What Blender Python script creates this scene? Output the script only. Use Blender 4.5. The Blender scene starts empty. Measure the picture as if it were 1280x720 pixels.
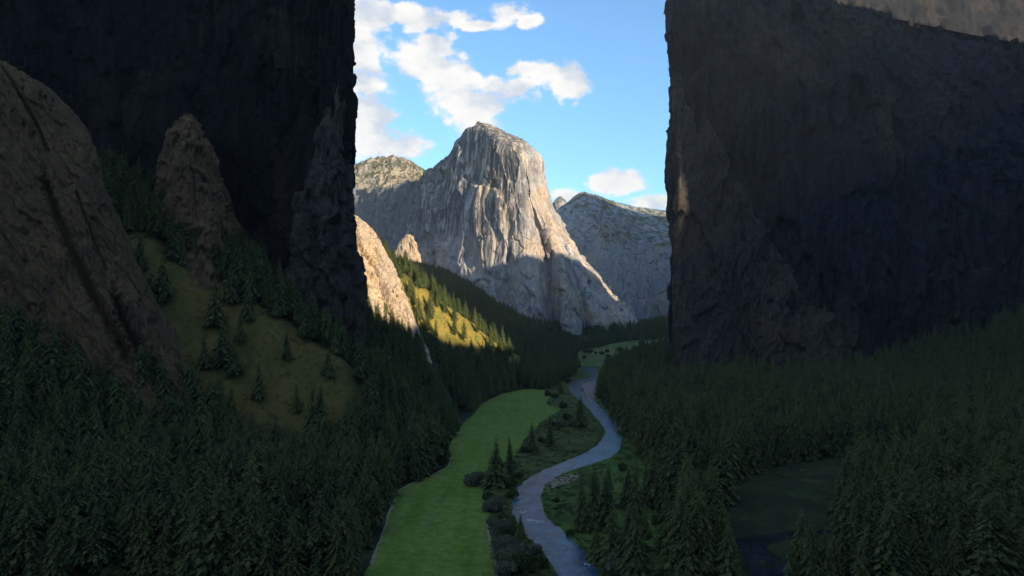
import bpy, bmesh, math, random
import numpy as np
from mathutils import Vector
from mathutils.bvhtree import BVHTree

random.seed(7)
rng = np.random.default_rng(7)
S = bpy.context.scene
COL = S.collection
R = math.radians

# ------------------------------------------------------------------ camera frame helpers
CAM_Z, FPX, CX, HY = 160.0, 900.0, 640.0, 395.0     # drone height, focal length and horizon of the view

def at(px, py, Y):
    return ((px - CX) / FPX * Y, Y, CAM_Z - (py - HY) / FPX * Y)

def gp(px, py, z=0.0):
    Y = (CAM_Z - z) * FPX / (py - HY)
    return ((px - CX) / FPX * Y, Y)

# ------------------------------------------------------------------ numpy noise
def _h(ix, iy, iz, seed):
    with np.errstate(over='ignore'):
        n = (ix.astype(np.int64) * 374761393 + iy.astype(np.int64) * 668265263
             + iz.astype(np.int64) * 2147483647 + seed * 1274126177) & 0xFFFFFFFF
        n = ((n ^ (n >> 13)) * 1274126177) & 0xFFFFFFFF
        n = ((n ^ (n >> 15)) * 2246822519) & 0xFFFFFFFF
        n = n ^ (n >> 16)
    return (n & 0xFFFFFF).astype(np.float64) / 0xFFFFFF

def vnoise(x, y, z, seed=0):
    fx, fy, fz = np.floor(x), np.floor(y), np.floor(z)
    ix, iy, iz = fx.astype(np.int64), fy.astype(np.int64), fz.astype(np.int64)
    u, v, w = x - fx, y - fy, z - fz
    u, v, w = [t * t * t * (t * (t * 6 - 15) + 10) for t in (u, v, w)]
    r = 0
    for a in (0, 1):
        for b in (0, 1):
            for c in (0, 1):
                r = r + _h(ix + a, iy + b, iz + c, seed) * (u if a else 1 - u) * (v if b else 1 - v) * (w if c else 1 - w)
    return r * 2 - 1

def fbm(x, y, z, seed=0, oct=5, gain=0.5, lac=2.07):
    s, a, f, t = 0, 1.0, 1.0, 0
    for o in range(oct):
        s = s + a * vnoise(x * f + 17.3 * o, y * f - 9.1 * o, z * f + 5.7 * o, seed + o)
        t += a; a *= gain; f *= lac
    return s / t

def ridged(x, y, z, seed=0, oct=4):
    s, a, f, t = 0, 1.0, 1.0, 0
    for o in range(oct):
        s = s + a * (1 - np.abs(vnoise(x * f, y * f, z * f, seed + o)) * 2)
        t += a; a *= .5; f *= 2.1
    return s / t

def cells(x, y, z, seed=0):
    """random value of the nearest cell, and F2-F1 distance"""
    fx, fy, fz = np.floor(x), np.floor(y), np.floor(z)
    d1 = np.full(x.shape, 9.0); d2 = np.full(x.shape, 9.0); idv = np.zeros(x.shape)
    for a in (-1, 0, 1):
        for b in (-1, 0, 1):
            for c in (-1, 0, 1):
                ix, iy, iz = fx + a, fy + b, fz + c
                dx = ix + _h(ix, iy, iz, seed) - x
                dy = iy + _h(ix, iy, iz, seed + 1) - y
                dz = iz + _h(ix, iy, iz, seed + 2) - z
                d = np.sqrt(dx * dx + dy * dy + dz * dz)
                near = d < d1
                d2 = np.where(near, d1, np.minimum(d2, d))
                idv = np.where(near, _h(ix, iy, iz, seed + 3), idv)
                d1 = np.where(near, d, d1)
    return idv, d2 - d1

def sstep(a, b, x):
    t = np.clip((x - a) / (b - a), 0, 1)
    return t * t * (3 - 2 * t)

# ------------------------------------------------------------------ polygons
def inside(poly, x, y):
    poly = np.asarray(poly); r = np.zeros(x.shape, bool)
    n = len(poly)
    for i in range(n):
        x1, y1 = poly[i]; x2, y2 = poly[(i + 1) % n]
        c = ((y1 > y) != (y2 > y))
        with np.errstate(divide='ignore', invalid='ignore'):
            r ^= c & (x < (x2 - x1) * (y - y1) / (y2 - y1 + 1e-12) + x1)
    return r

def distpoly(poly, x, y):
    poly = np.asarray(poly); d = np.full(x.shape, 1e9); n = len(poly)
    for i in range(n):
        x1, y1 = poly[i]; x2, y2 = poly[(i + 1) % n]
        dx, dy = x2 - x1, y2 - y1
        t = np.clip(((x - x1) * dx + (y - y1) * dy) / (dx * dx + dy * dy + 1e-9), 0, 1)
        d = np.minimum(d, np.hypot(x - x1 - t * dx, y - y1 - t * dy))
    return d

def sdist(poly, x, y):
    d = distpoly(poly, x, y)
    return np.where(inside(poly, x, y), -d, d)

def smoothline(pts, n=8, closed=False):
    P = np.asarray(pts, float); out = []
    m = len(P)
    rngi = range(m if closed else m - 1)
    for i in rngi:
        g = (lambda k: P[k % m]) if closed else (lambda k: P[min(max(k, 0), m - 1)])
        p0, p1, p2, p3 = g(i - 1), g(i), g(i + 1), g(i + 2)
        for k in range(n):
            t = k / n
            out.append(0.5 * ((2 * p1) + (-p0 + p2) * t + (2 * p0 - 5 * p1 + 4 * p2 - p3) * t * t + (-p0 + 3 * p1 - 3 * p2 + p3) * t ** 3))
    if not closed:
        out.append(P[-1])
    return np.array(out)

# ------------------------------------------------------------------ object helpers
def tag(o, label=None, cat=None, group=None, kind=None):
    if label: o['label'] = label
    if cat: o['category'] = cat
    if group: o['group'] = group
    if kind: o['kind'] = kind
    return o

def mesh_np(name, verts, faces, mat=None, smooth=True):
    """verts (n,3), faces (m,k) arrays -> mesh"""
    me = bpy.data.meshes.new(name)
    verts = np.asarray(verts, np.float32); faces = np.asarray(faces, np.int32)
    m, k = faces.shape
    me.vertices.add(len(verts)); me.vertices.foreach_set('co', verts.ravel())
    me.loops.add(m * k); me.loops.foreach_set('vertex_index', faces.ravel())
    me.polygons.add(m)
    me.polygons.foreach_set('loop_start', np.arange(0, m * k, k, dtype=np.int32))
    me.polygons.foreach_set('loop_total', np.full(m, k, np.int32))
    me.polygons.foreach_set('use_smooth', np.full(m, smooth, bool))
    me.update(calc_edges=True); me.validate()
    if mat: me.materials.append(mat)
    return me

def link(name, me, parent=None):
    o = bpy.data.objects.new(name, me); COL.objects.link(o)
    if parent: o.parent = parent
    return o

def grid_faces(nv, nu):
    i = np.arange(nv - 1)[:, None] * nu + np.arange(nu - 1)[None, :]
    i = i.ravel()
    return np.stack([i, i + 1, i + nu + 1, i + nu], 1)

# ------------------------------------------------------------------ node materials
class NT:
    def __init__(s, name):
        s.m = bpy.data.materials.new(name); s.m.use_nodes = True
        s.t = s.m.node_tree; s.t.nodes.clear()
        s.out = s.t.nodes.new('ShaderNodeOutputMaterial')
        s.co = None
    def n(s, typ, ins=None, **kw):
        d = s.t.nodes.new('ShaderNode' + typ)
        for k, v in kw.items(): setattr(d, k, v)
        for k, v in (ins or {}).items():
            i = d.inputs[k]
            if isinstance(v, bpy.types.NodeSocket): s.t.links.new(v, i)
            else: i.default_value = v
        return d
    def obj(s):
        if s.co is None: s.co = s.n('TexCoord').outputs['Object']
        return s.co
    def mapped(s, scale, rot=(0, 0, 0), loc=(0, 0, 0)):
        return s.n('Mapping', {'Vector': s.obj(), 'Scale': scale, 'Rotation': rot, 'Location': loc}).outputs[0]
    def noise(s, scale, detail=6, rough=.55, dist=0, vec=None, lo=None, hi=None):
        o = s.n('TexNoise', {'Vector': vec or s.obj(), 'Scale': scale, 'Detail': detail, 'Roughness': rough, 'Distortion': dist}).outputs[0]
        return o if lo is None else s.rng(o, lo, hi)
    def rng(s, v, a, b, c=0., d=1., smooth=True):
        return s.n('MapRange', {'Value': v, 'From Min': a, 'From Max': b, 'To Min': c, 'To Max': d},
                   interpolation_type='SMOOTHSTEP' if smooth else 'LINEAR').outputs[0]
    def mix(s, f, a, b, mode='MIX'):
        d = s.n('Mix', data_type='RGBA', blend_type=mode)
        for i, v in ((0, f), (6, a), (7, b)):
            k = d.inputs[i]
            if isinstance(v, bpy.types.NodeSocket): s.t.links.new(v, k)
            elif i == 0: k.default_value = v
            else: k.default_value = (*v, 1) if len(v) == 3 else v
        return d.outputs[2]
    def math(s, op, a, b=0.):
        return s.n('Math', {0: a, 1: b}, operation=op).outputs[0]
    def bump(s, h, strength, dist):
        return s.n('Bump', {'Height': h, 'Strength': strength, 'Distance': dist}).outputs[0]
    def done(s, col, rough=.9, normal=None, spec=.2, **kw):
        ins = {'Base Color': col if isinstance(col, bpy.types.NodeSocket) else (*col, 1), 'Roughness': rough, 'Specular IOR Level': spec}
        if normal is not None: ins['Normal'] = normal
        ins.update(kw)
        p = s.n('BsdfPrincipled', ins)
        s.t.links.new(p.outputs[0], s.out.inputs['Surface'])
        return s.m

def granite(name, grey, tan, dark, streak=.6, tanlo=.45, tanhi=.65, veg=(.035, .045, .02), veglo=.55, veghi=.8, vegamt=.8,
            k=1.0, streak_slant=(0, 0, 0), bump=1.0, streak_top=None, mottle=.65, xlim=None, palek=1.45):
    t = NT(name)
    base = t.mix(t.noise(.0045 * k, 6, .6, .6, lo=tanlo, hi=tanhi), grey, tan)
    pale = tuple(min(1, c * palek) for c in grey)
    base = t.mix(t.noise(.011 * k, 8, .65, .4, vec=t.mapped((1, 1, .45)), lo=.55, hi=.72), base, pale)
    # vertical water streaks
    sv = t.mapped((.050 * k, .050 * k, .0020 * k), rot=streak_slant)
    st = t.noise(1.0, 7, .62, .25, vec=sv, lo=.47, hi=.63) if not streak_top else t.noise(1.0, 7, .62, .25, vec=sv, lo=.36, hi=.54)
    msk = t.noise(.006 * k, 4, .5, .3, vec=t.mapped((1, 1, .6), loc=(3, 7, 1)), lo=.40, hi=.60)
    if streak_top:
        z = t.n('SeparateXYZ', {0: t.obj()}).outputs[2]
        msk = t.math('MAXIMUM', t.math('MULTIPLY', msk, .45), t.math('MULTIPLY', t.math('MULTIPLY', t.rng(z, *streak_top), t.rng(t.n('SeparateXYZ', {0: t.obj()}).outputs[0], xlim[1], xlim[0], 1, .15)), t.noise(.009, 3, .5, vec=t.mapped((1, 1, .2), loc=(40, 3, 1)), lo=.25, hi=.45)))
    base = t.mix(t.math('MULTIPLY', t.math('MULTIPLY', st, msk), streak), base, dark)
    sv2 = t.mapped((.25 * k, .25 * k, .008 * k), rot=streak_slant, loc=(5, 1, 2))
    base = t.mix(t.noise(1, 5, .6, .2, vec=sv2, lo=.52, hi=.66), base, tuple(c * .62 for c in grey))
    # mottling and fractures
    mot = t.noise(.06 * k, 8, .7, .3)
    base = t.mix(mottle, base, t.mix(t.rng(mot, .3, .7), (.45, .45, .46), (1.25, 1.23, 1.2)), 'MULTIPLY')
    vv = t.n('TexVoronoi', {'Vector': t.mapped((.03 * k, .03 * k, .009 * k), rot=(.25, .15, .4)), 'Scale': 1.0, 'Randomness': 1.0}, feature='DISTANCE_TO_EDGE').outputs[0]
    crack = t.rng(vv, 0.0, .035, 1, 0)
    crack = t.math('MULTIPLY', crack, t.noise(.012 * k, 3, .5, lo=.48, hi=.62))
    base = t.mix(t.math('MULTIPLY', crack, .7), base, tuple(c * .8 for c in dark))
    if vegamt:
        nz = t.n('SeparateXYZ', {0: t.n('NewGeometry').outputs['Normal']}).outputs[2]
        vm = t.math('MULTIPLY', t.rng(nz, veglo, veghi), t.noise(.02 * k, 6, .65, lo=.42, hi=.56))
        base = t.mix(t.math('MULTIPLY', vm, vegamt), base, veg)
    h = t.math('ADD', mot, t.math('MULTIPLY', st, .35))
    h = t.math('SUBTRACT', h, t.math('MULTIPLY', crack, .6))
    return t.done(base, .92, t.bump(h, .7 * bump, 5.0 / k), .15)

M_ELCAP = granite('monolith_granite', (.37, .36, .345), (.52, .415, .30), (.05, .055, .062), .9, tanlo=.42, tanhi=.64, veglo=.72, veghi=.9, vegamt=.5, streak_top=(400, 640), mottle=.4, bump=.6, xlim=(120, 20))
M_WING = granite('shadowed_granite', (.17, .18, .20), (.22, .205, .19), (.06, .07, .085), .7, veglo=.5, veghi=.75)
M_SLAB = granite('warm_granite', (.44, .36, .28), (.56, .42, .27), (.09, .07, .055), .55, tanlo=.38, tanhi=.58, veg=(.16, .11, .035), veglo=.50, veghi=.75, k=3.0, streak_slant=(0, .45, 0))
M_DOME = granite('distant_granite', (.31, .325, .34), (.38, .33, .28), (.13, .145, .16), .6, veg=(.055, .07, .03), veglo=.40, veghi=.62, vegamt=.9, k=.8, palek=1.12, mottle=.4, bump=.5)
M_HILL = granite('scrubby_rock', (.30, .26, .20), (.40, .32, .22), (.07, .065, .05), .3, veg=(.05, .06, .025), veglo=.2, veghi=.6, vegamt=.95)
M_DARKWALL = granite('darkened_rock', (.013, .0122, .0118), (.036, .027, .019), (.004, .004, .004), .95, tanlo=.48, tanhi=.66, veg=(.02, .026, .012), k=1.2, vegamt=.6)  # near-black: the gloom of the sides is put into the rock colour
M_GREYWALL = granite('darkened_grey_rock', (.030, .030, .031), (.062, .050, .038), (.008, .008, .009), .95, tanlo=.48, tanhi=.66, veg=(.03, .036, .018), k=1.0, vegamt=.7)  # right wall's dimness painted in as a very dark rock colour
M_DIMSLAB = granite('dimmed_warm_rock', (.135, .085, .045), (.17, .108, .05), (.03, .027, .024), .6, veg=(.10, .075, .025), veglo=.5, veghi=.75, k=4.0, streak_slant=(0, .45, 0))  # darker copy of the warm slab rock, shade put into its colour
M_DIMGREY = granite('dimmed_grey_rock', (.062, .054, .046), (.09, .068, .046), (.014, .014, .014), .6, veg=(.03, .035, .015), veglo=.6, veghi=.85, k=2.0, streak_slant=(0, .3, 0))  # grey rock with the dim light of the sides put into its colour

# ------------------------------------------------------------------ lattice mountains
def crom(P, n):
    """Catmull-Rom resample of axis 0 to n samples"""
    m = P.shape[0]
    t = np.linspace(0, m - 1, n); i = np.minimum(t.astype(int), m - 2); f = (t - i).reshape((-1,) + (1,) * (P.ndim - 1))
    g = lambda k: P[np.clip(k, 0, m - 1)]
    p0, p1, p2, p3 = g(i - 1), g(i), g(i + 1), g(i + 2)
    return 0.5 * (2 * p1 + (p2 - p0) * f + (2 * p0 - 5 * p1 + 4 * p2 - p3) * f * f + (3 * p1 - p0 - 3 * p2 + p3) * f ** 3)

def normals(P):
    du = np.gradient(P, axis=1); dv = np.gradient(P, axis=0)
    n = np.cross(du, dv); n /= np.linalg.norm(n, axis=2, keepdims=True) + 1e-9
    return n

def lattice(name, rows, nu, nv, mat, amps, scl=1.0, seed=1, slant=0.0, cracks=(), big=0, calm=None):
    """a mountain from rows (base to top) of control points; amps = (pillars, flakes, blocks, fine)"""
    C = np.array([[at(*p) for p in r] for r in rows])
    P = crom(C, nv)
    P = crom(P.transpose(1, 0, 2), nu).transpose(1, 0, 2)
    N = normals(P)
    x, y, z = P[..., 0] / scl, P[..., 1] / scl, P[..., 2] / scl
    xs = x + slant * z                                        # follow slanted joints
    wx = 18 * fbm(x / 70, y / 70, z / 110, seed + 50, 3); wz = 30 * fbm(x / 90 + 9, y / 90, z / 90, seed + 60, 3)
    a, b, c, d = amps
    disp = a * (fbm((xs + wx) / 130, y / 130, (z + wz) / 620, seed, 4) + .7 * ridged((xs + wx) / 60, y / 60, z / 480, seed + 7, 3) - .35)
    if b:
        iv, e = cells((xs + wx) / 62 + .3 * z / 200, y / 62, (z + wz) / 170, seed + 11)
        disp += b * (iv - .5) * 2 * (.4 + .6 * sstep(0, .08, e))
    if big:                                                   # broad slabs and dihedrals
        iv, e = cells((xs + 1.4 * wx) / 135 + .6 * z / 400, y / 400, (z + 2 * wz) / 420, seed + 71)
        disp += big * (iv - .5) * 2 * (.3 + .7 * sstep(0, .06, e)) + big * .5 * (np.mod((xs + wx) / 95 + iv, 1) - .5)
    if c:
        iv, e = cells((xs + .5 * wx) / 21, y / 21, (z + .5 * wz) / 58, seed + 21)
        disp += c * ((iv - .5) * 2) - c * .8 * (1 - sstep(0, .10, e)) * sstep(.1, .4, fbm(x / 80, y / 80, z / 80, seed + 3, 3) + .2)
    disp += d * fbm(x / 16, y / 16, z / 22, seed + 31, 6, .58)
    v, u = np.meshgrid(np.linspace(0, 1, nv), np.linspace(0, 1, nu), indexing='ij')
    for (pts, w, dep) in cracks:                               # clefts cut along a line over the face
        best = np.full(u.shape, 9.0)
        for (u1, v1), (u2, v2) in zip(pts[:-1], pts[1:]):
            dx, dy = u2 - u1, v2 - v1
            t = np.clip(((u - u1) * dx + (v - v1) * dy) / (dx * dx + dy * dy), 0, 1)
            best = np.minimum(best, np.hypot(u - u1 - t * dx, v - v1 - t * dy))
        wob = 1 + .6 * fbm(x / 15, y / 15, z / 15, seed + 77, 3)
        disp -= dep * np.exp(-(best / (w * np.maximum(wob, .2))) ** 2)
    if calm: disp = disp * (1 - (1 - calm[2]) * sstep(calm[0], calm[1], v))   # worn smooth towards the top
    P = P + N * (disp * scl)[..., None]
    me = mesh_np(name, P.reshape(-1, 3), grid_faces(nv, nu), mat)
    o = link(name, me)
    o['kind'] = 'structure'
    return o, P

MOUNT = {}
# --- the great monolith
E = [
 [(500,360,3950),(535,368,3560),(560,378,3295),(592,398,3130),(630,415,3002),(668,430,2940),(692,434,3080),(712,436,2920),(738,436,3100),(768,436,2990),(800,428,3300),(795,410,4000)],
 [(502,330,3950),(536,342,3560),(561,354,3305),(594,378,3140),(631,395,3022),(668,405,2965),(692,408,3085),(710,408,2955),(732,408,3105),(757,407,3040),(788,402,3340),(785,390,4000)],
 [(505,312,3950),(538,325,3560),(562,340,3315),(596,358,3160),(633,372,3052),(666,376,3000),(690,378,3090),(707,376,3000),(724,376,3130),(741,374,3100),(764,372,3370),(765,370,4000)],
 [(508,290,3950),(541,300,3570),(566,312,3345),(600,325,3200),(634,332,3097),(664,333,3050),(687,332,3120),(700,330,3070),(709,330,3175),(719,328,3190),(731,327,3400),(734,330,4000)],
 [(512,268,3950),(543,280,3580),(569,288,3365),(601,296,3220),(633,300,3119),(661,300,3080),(681,299,3140),(689,298,3115),(696,298,3205),(702,297,3240),(709,296,3410),(712,300,4000)],
 [(515,250,3950),(545,258,3590),(572,262,3385),(602,268,3240),(632,270,3142),(656,269,3110),(669,268,3150),(675,267,3150),(679,267,3230),(683,266,3280),(689,265,3420),(692,270,4000)],
 [(525,225,3950),(552,222,3610),(576,220,3425),(605,221,3280),(633,222,3182),(654,222,3160),(666,221,3200),(665,221,3230),(670,220,3290),(673,220,3350),(676,220,3450),(677,225,4000)],
 [(560,200,3900),(568,186,3610),(580,166,3485),(606,168,3340),(629,178,3232),(647,186,3200),(658,190,3240),(664,191,3280),(668,193,3320),(671,195,3370),(676,197,3450),(671,202,3950)],
 [(575,190,3850),(584,166,3560),(594,156,3480),(610,157,3440),(627,164,3420),(639,170,3410),(649,174,3420),(655,178,3440),(659,182,3460),(663,186,3490),(667,190,3540),(660,195,3950)],
 [(600,175,3800),(598,155,3640),(600,154,3620),(610,158,3600),(622,164,3600),(630,171,3600),(635,177,3600),(638,180,3610),(640,183,3620),(643,185,3640),(645,187,3680),(645,192,3850)],
]
o, P = lattice('granite_monolith', E, 760, 620, M_ELCAP, (11, 10, 2.0, 1.1), 1.0, 3, slant=.06, big=17, calm=(.70, .82, .35))
tag(o, 'huge sheer granite monolith with sunlit right face rising over the valley', 'mountain'); MOUNT['elcap'] = P

# --- shaded cliff wing left of it
W = [
 [(380,385,4700),(440,378,4420),(480,376,4100),(520,374,3780),(560,372,3480),(590,360,3480)],
 [(380,325,4780),(440,322,4500),(480,322,4180),(520,318,3860),(556,314,3560),(585,310,3560)],
 [(380,280,4850),(440,278,4560),(480,276,4250),(520,268,3930),(553,262,3640),(585,262,3640)],
 [(380,246,4920),(440,244,4640),(480,243,4320),(512,236,4010),(548,222,3720),(585,220,3720)],
 [(380,236,5000),(440,236,4720),(480,236,4400),(510,231,4090),(545,212,3800),(580,195,3800)],
 [(380,250,5500),(440,248,5200),(480,247,4900),(510,242,4550),(545,224,4250),(575,205,4150)],
]
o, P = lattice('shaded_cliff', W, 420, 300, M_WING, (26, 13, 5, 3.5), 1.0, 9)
tag(o, 'blue grey cliff in shadow between the monolith and the wooded hill', 'cliff'); MOUNT['wing'] = P

# --- wooded hill at upper left
H = [
 [(340,300,5250),(400,300,5200),(440,300,5200),(480,300,5200),(520,300,5200),(560,300,5250),(600,300,5450)],
 [(340,240,5350),(400,248,5300),(440,250,5270),(480,250,5270),(520,248,5300),(556,252,5370),(590,255,5550)],
 [(340,222,5500),(400,222,5450),(440,222,5430),(480,215,5430),(512,221,5470),(545,234,5530),(575,245,5650)],
 [(340,214,5700),(400,213,5650),(440,207,5600),(462,199,5600),(490,196,5630),(520,207,5670),(560,232,5750)],
 [(340,222,6050),(400,222,6050),(440,218,6050),(470,212,6050),(495,210,6050),(525,220,6050),(560,240,6050)],
]
o, P = lattice('wooded_hill', H, 320, 220, M_HILL, (24, 10, 4, 4), 1.0, 15)
tag(o, 'sunlit rounded hill dotted with trees at upper left of the valley', 'hill'); MOUNT['hill'] = P

# --- distant dome on the right
D = [
 [(640,430,5600),(700,425,5350),(745,425,5250),(785,425,5250),(825,425,5350),(880,425,5450),(960,425,5600)],
 [(665,375,5680),(706,372,5450),(745,376,5350),(785,378,5360),(825,374,5420),(880,376,5520),(960,376,5700)],
 [(680,340,5740),(710,338,5520),(745,342,5430),(782,345,5440),(822,342,5500),(875,345,5600),(955,348,5760)],
 [(690,300,5800),(713,295,5600),(740,303,5520),(774,312,5520),(812,316,5580),(872,320,5680),(950,325,5800)],
 [(698,264,5900),(715,262,5750),(735,268,5650),(764,284,5620),(803,299,5660),(870,306,5780),(950,314,5900)],
 [(704,257,6050),(723,245,5950),(736,246,5930),(762,262,5950),(800,283,6050),(870,292,6200),(950,302,6300)],
 [(708,258,6150),(724,244,6050),(738,245,6080),(765,252,6300),(805,260,6500),(870,266,6700),(950,270,6900)],
 [(712,290,6400),(724,280,6400),(740,280,6500),(770,280,6800),(810,285,7000),(870,285,7200),(950,285,7400)],
]
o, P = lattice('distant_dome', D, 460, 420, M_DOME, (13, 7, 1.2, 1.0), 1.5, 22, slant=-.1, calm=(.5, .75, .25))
tag(o, 'hazy grey granite dome with a forested shoulder far down the valley', 'mountain'); MOUNT['dome'] = P
F = [
 [(640,330,7800),(690,330,7800),(720,330,7800),(800,330,7900),(900,330,8000)],
 [(640,275,8000),(690,264,8000),(705,259,8000),(740,285,8100),(900,310,8200)],
 [(640,270,8300),(690,260,8300),(708,257,8300),(745,285,8400),(900,310,8400)],
 [(640,320,8900),(690,320,8900),(712,320,8900),(760,320,8900),(900,320,8900)],
]
o, P = lattice('far_ridge', F, 160, 90, M_DOME, (16, 8, 3, 3), 2.0, 41)
tag(o, 'low dark ridge peeping out between monolith and distant dome', 'ridge')

# --- sunlit slab, centre left
L = [
 [(330,480,1180),(400,478,1190),(455,475,1205),(500,474,1230),(525,466,1270),(538,456,1330),(540,450,1440)],
 [(330,440,1200),(395,438,1210),(448,436,1228),(492,437,1252),(516,432,1290),(526,425,1340),(526,420,1450)],
 [(330,400,1220),(390,400,1230),(440,400,1250),(482,402,1272),(503,398,1305),(512,390,1350),(512,388,1460)],
 [(330,340,1260),(385,340,1270),(430,340,1290),(463,342,1312),(480,338,1340),(488,332,1380),(488,330,1490)],
 [(330,285,1290),(380,290,1300),(425,298,1320),(450,304,1342),(463,303,1366),(470,297,1400),(470,297,1510)],
 [(330,235,1340),(380,248,1350),(418,262,1362),(440,271,1380),(451,276,1400),(456,280,1430),(455,286,1530)],
 [(330,240,1450),(380,252,1450),(414,264,1450),(434,272,1460),(443,278,1470),(447,285,1490),(445,292,1560)],
]
o, P = lattice('sunlit_slab', L, 460, 460, M_SLAB, (18, 12, 5, 3.5), .32, 33, slant=.55,
               cracks=[([(.40, .86), (.46, .72), (.52, .62)], .018, 60), ([(.52, .70), (.56, .52), (.60, .40)], .018, 60), ([(.60, .44), (.63, .28), (.66, .14)], .028, 80), ([(.62, .76), (.67, .6)], .007, 18), ([(.45, .9), (.5, .8), (.52, .7)], .007, 22)])
tag(o, 'steep tan granite slab lit by low sun above the dark forest', 'rock slab'); MOUNT['slab'] = P

# --- small sunlit spire below the wing
def spire(name, rows, Y, depth, nu, nv, mat, amps, scl, seed):
    L = []
    for py, xl, xr in rows:
        m, h = (xl + xr) / 2, (xr - xl) / 2
        L.append([(m + h * math.sin(a), py, Y - depth * max(.25, h / 30) * math.cos(a)) for a in np.linspace(-R(150), R(150), 9)])
    return lattice(name, L, nu, nv, mat, amps, scl, seed)
o, P = spire('rock_spire', [(350,484,538),(335,488,531),(322,492,528),(308,497,524),(299,503,519),(294,508,514),(293,510,512)], 3400, 70, 160, 160, M_SLAB, (16, 10, 5, 4), .8, 44)
tag(o, 'small pale rock spire standing below the shaded cliff', 'rock spire')

# --- dark near wall framing the left
A = [
 [(-200,640,860),(-60,640,900),(80,640,950),(200,640,980),(300,640,985),(380,640,965),(425,640,930),(441,640,960),(442,640,1100),(430,640,1400)],
 [(-200,480,870),(-60,480,915),(80,480,965),(200,480,995),(300,480,1000),(378,480,975),(421,480,940),(437,480,965),(440,480,1100),(430,480,1400)],
 [(-200,360,880),(-60,360,930),(80,360,985),(200,360,1015),(300,360,1015),(374,360,985),(426,360,948),(442,360,970),(438,360,1100),(430,360,1400)],
 [(-200,240,890),(-60,240,945),(80,240,1000),(200,240,1030),(300,240,1025),(380,240,990),(421,240,955),(435,240,975),(438,240,1100),(430,240,1400)],
 [(-200,120,900),(-60,120,955),(80,120,1010),(200,120,1040),(300,120,1035),(384,120,1000),(429,120,962),(441,120,980),(438,120,1100),(430,120,1400)],
 [(-200,0,910),(-60,0,965),(80,0,1020),(200,0,1050),(300,0,1045),(388,0,1005),(423,0,966),(434,0,984),(438,0,1100),(430,0,1400)],
 [(-200,-110,920),(-60,-120,975),(80,-110,1030),(200,-100,1060),(300,-90,1055),(388,-80,1012),(426,-70,972),(436,-60,990),(436,-60,1100),(430,-60,1400)],
 [(-200,-60,1200),(-60,-60,1250),(80,-60,1300),(200,-60,1300),(300,-60,1300),(380,-50,1300),(420,-40,1300),(432,-30,1300),(433,-30,1350),(430,-20,1420)],
]
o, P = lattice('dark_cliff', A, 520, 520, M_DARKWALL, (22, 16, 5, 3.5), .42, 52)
tag(o, 'tall dark cliff filling the left side with a sheer right edge', 'cliff'); MOUNT['leftwall'] = P
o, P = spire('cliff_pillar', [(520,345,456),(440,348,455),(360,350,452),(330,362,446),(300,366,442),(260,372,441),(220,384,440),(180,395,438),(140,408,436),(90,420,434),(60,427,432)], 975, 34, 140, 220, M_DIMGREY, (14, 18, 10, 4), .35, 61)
tag(o, 'narrow grey pillar leaning on the right edge of the dark left cliff', 'rock pillar')
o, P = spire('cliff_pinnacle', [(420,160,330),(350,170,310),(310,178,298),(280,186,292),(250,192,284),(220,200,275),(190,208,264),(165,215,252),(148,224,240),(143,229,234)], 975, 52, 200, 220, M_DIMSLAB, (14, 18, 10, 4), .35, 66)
tag(o, 'brown rock pinnacle standing in front of the dark left cliff', 'rock pinnacle')

B = [
 [(-160,690,630),(0,680,640),(130,680,650),(235,690,665),(285,672,685),(305,650,720),(305,640,800)],
 [(-160,580,650),(0,590,660),(112,600,672),(210,600,688),(258,585,708),(276,570,740),(276,560,810)],
 [(-160,480,670),(0,490,680),(95,495,692),(180,500,706),(220,490,725),(238,470,755),(238,460,820)],
 [(-160,360,690),(-10,365,700),(70,368,712),(132,372,726),(163,362,744),(176,348,770),(176,340,835)],
 [(-160,250,705),(-15,255,715),(52,260,727),(98,264,740),(122,256,757),(132,246,780),(132,240,840)],
 [(-160,160,720),(-20,164,730),(38,170,742),(76,178,754),(98,174,768),(107,166,790),(107,165,845)],
 [(-160,70,745),(-40,76,750),(0,82,756),(32,96,766),(54,108,780),(66,118,800),(66,125,850)],
 [(-160,60,820),(-40,72,820),(-10,80,822),(20,96,822),(40,110,826),(50,124,836),(50,130,870)],
]
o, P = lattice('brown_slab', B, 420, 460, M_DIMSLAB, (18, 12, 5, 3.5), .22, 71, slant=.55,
               cracks=[([(.32, .90), (.36, .80), (.40, .70)], .011, 34), ([(.36, .62), (.43, .48), (.50, .36)], .018, 70), ([(.52, .60), (.56, .48)], .009, 26), ([(.56, .40), (.62, .28), (.66, .12)], .028, 90)])
tag(o, 'dim brown rock slab sloping down from the left edge of the view', 'rock slab'); MOUNT['leftslab'] = P

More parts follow.
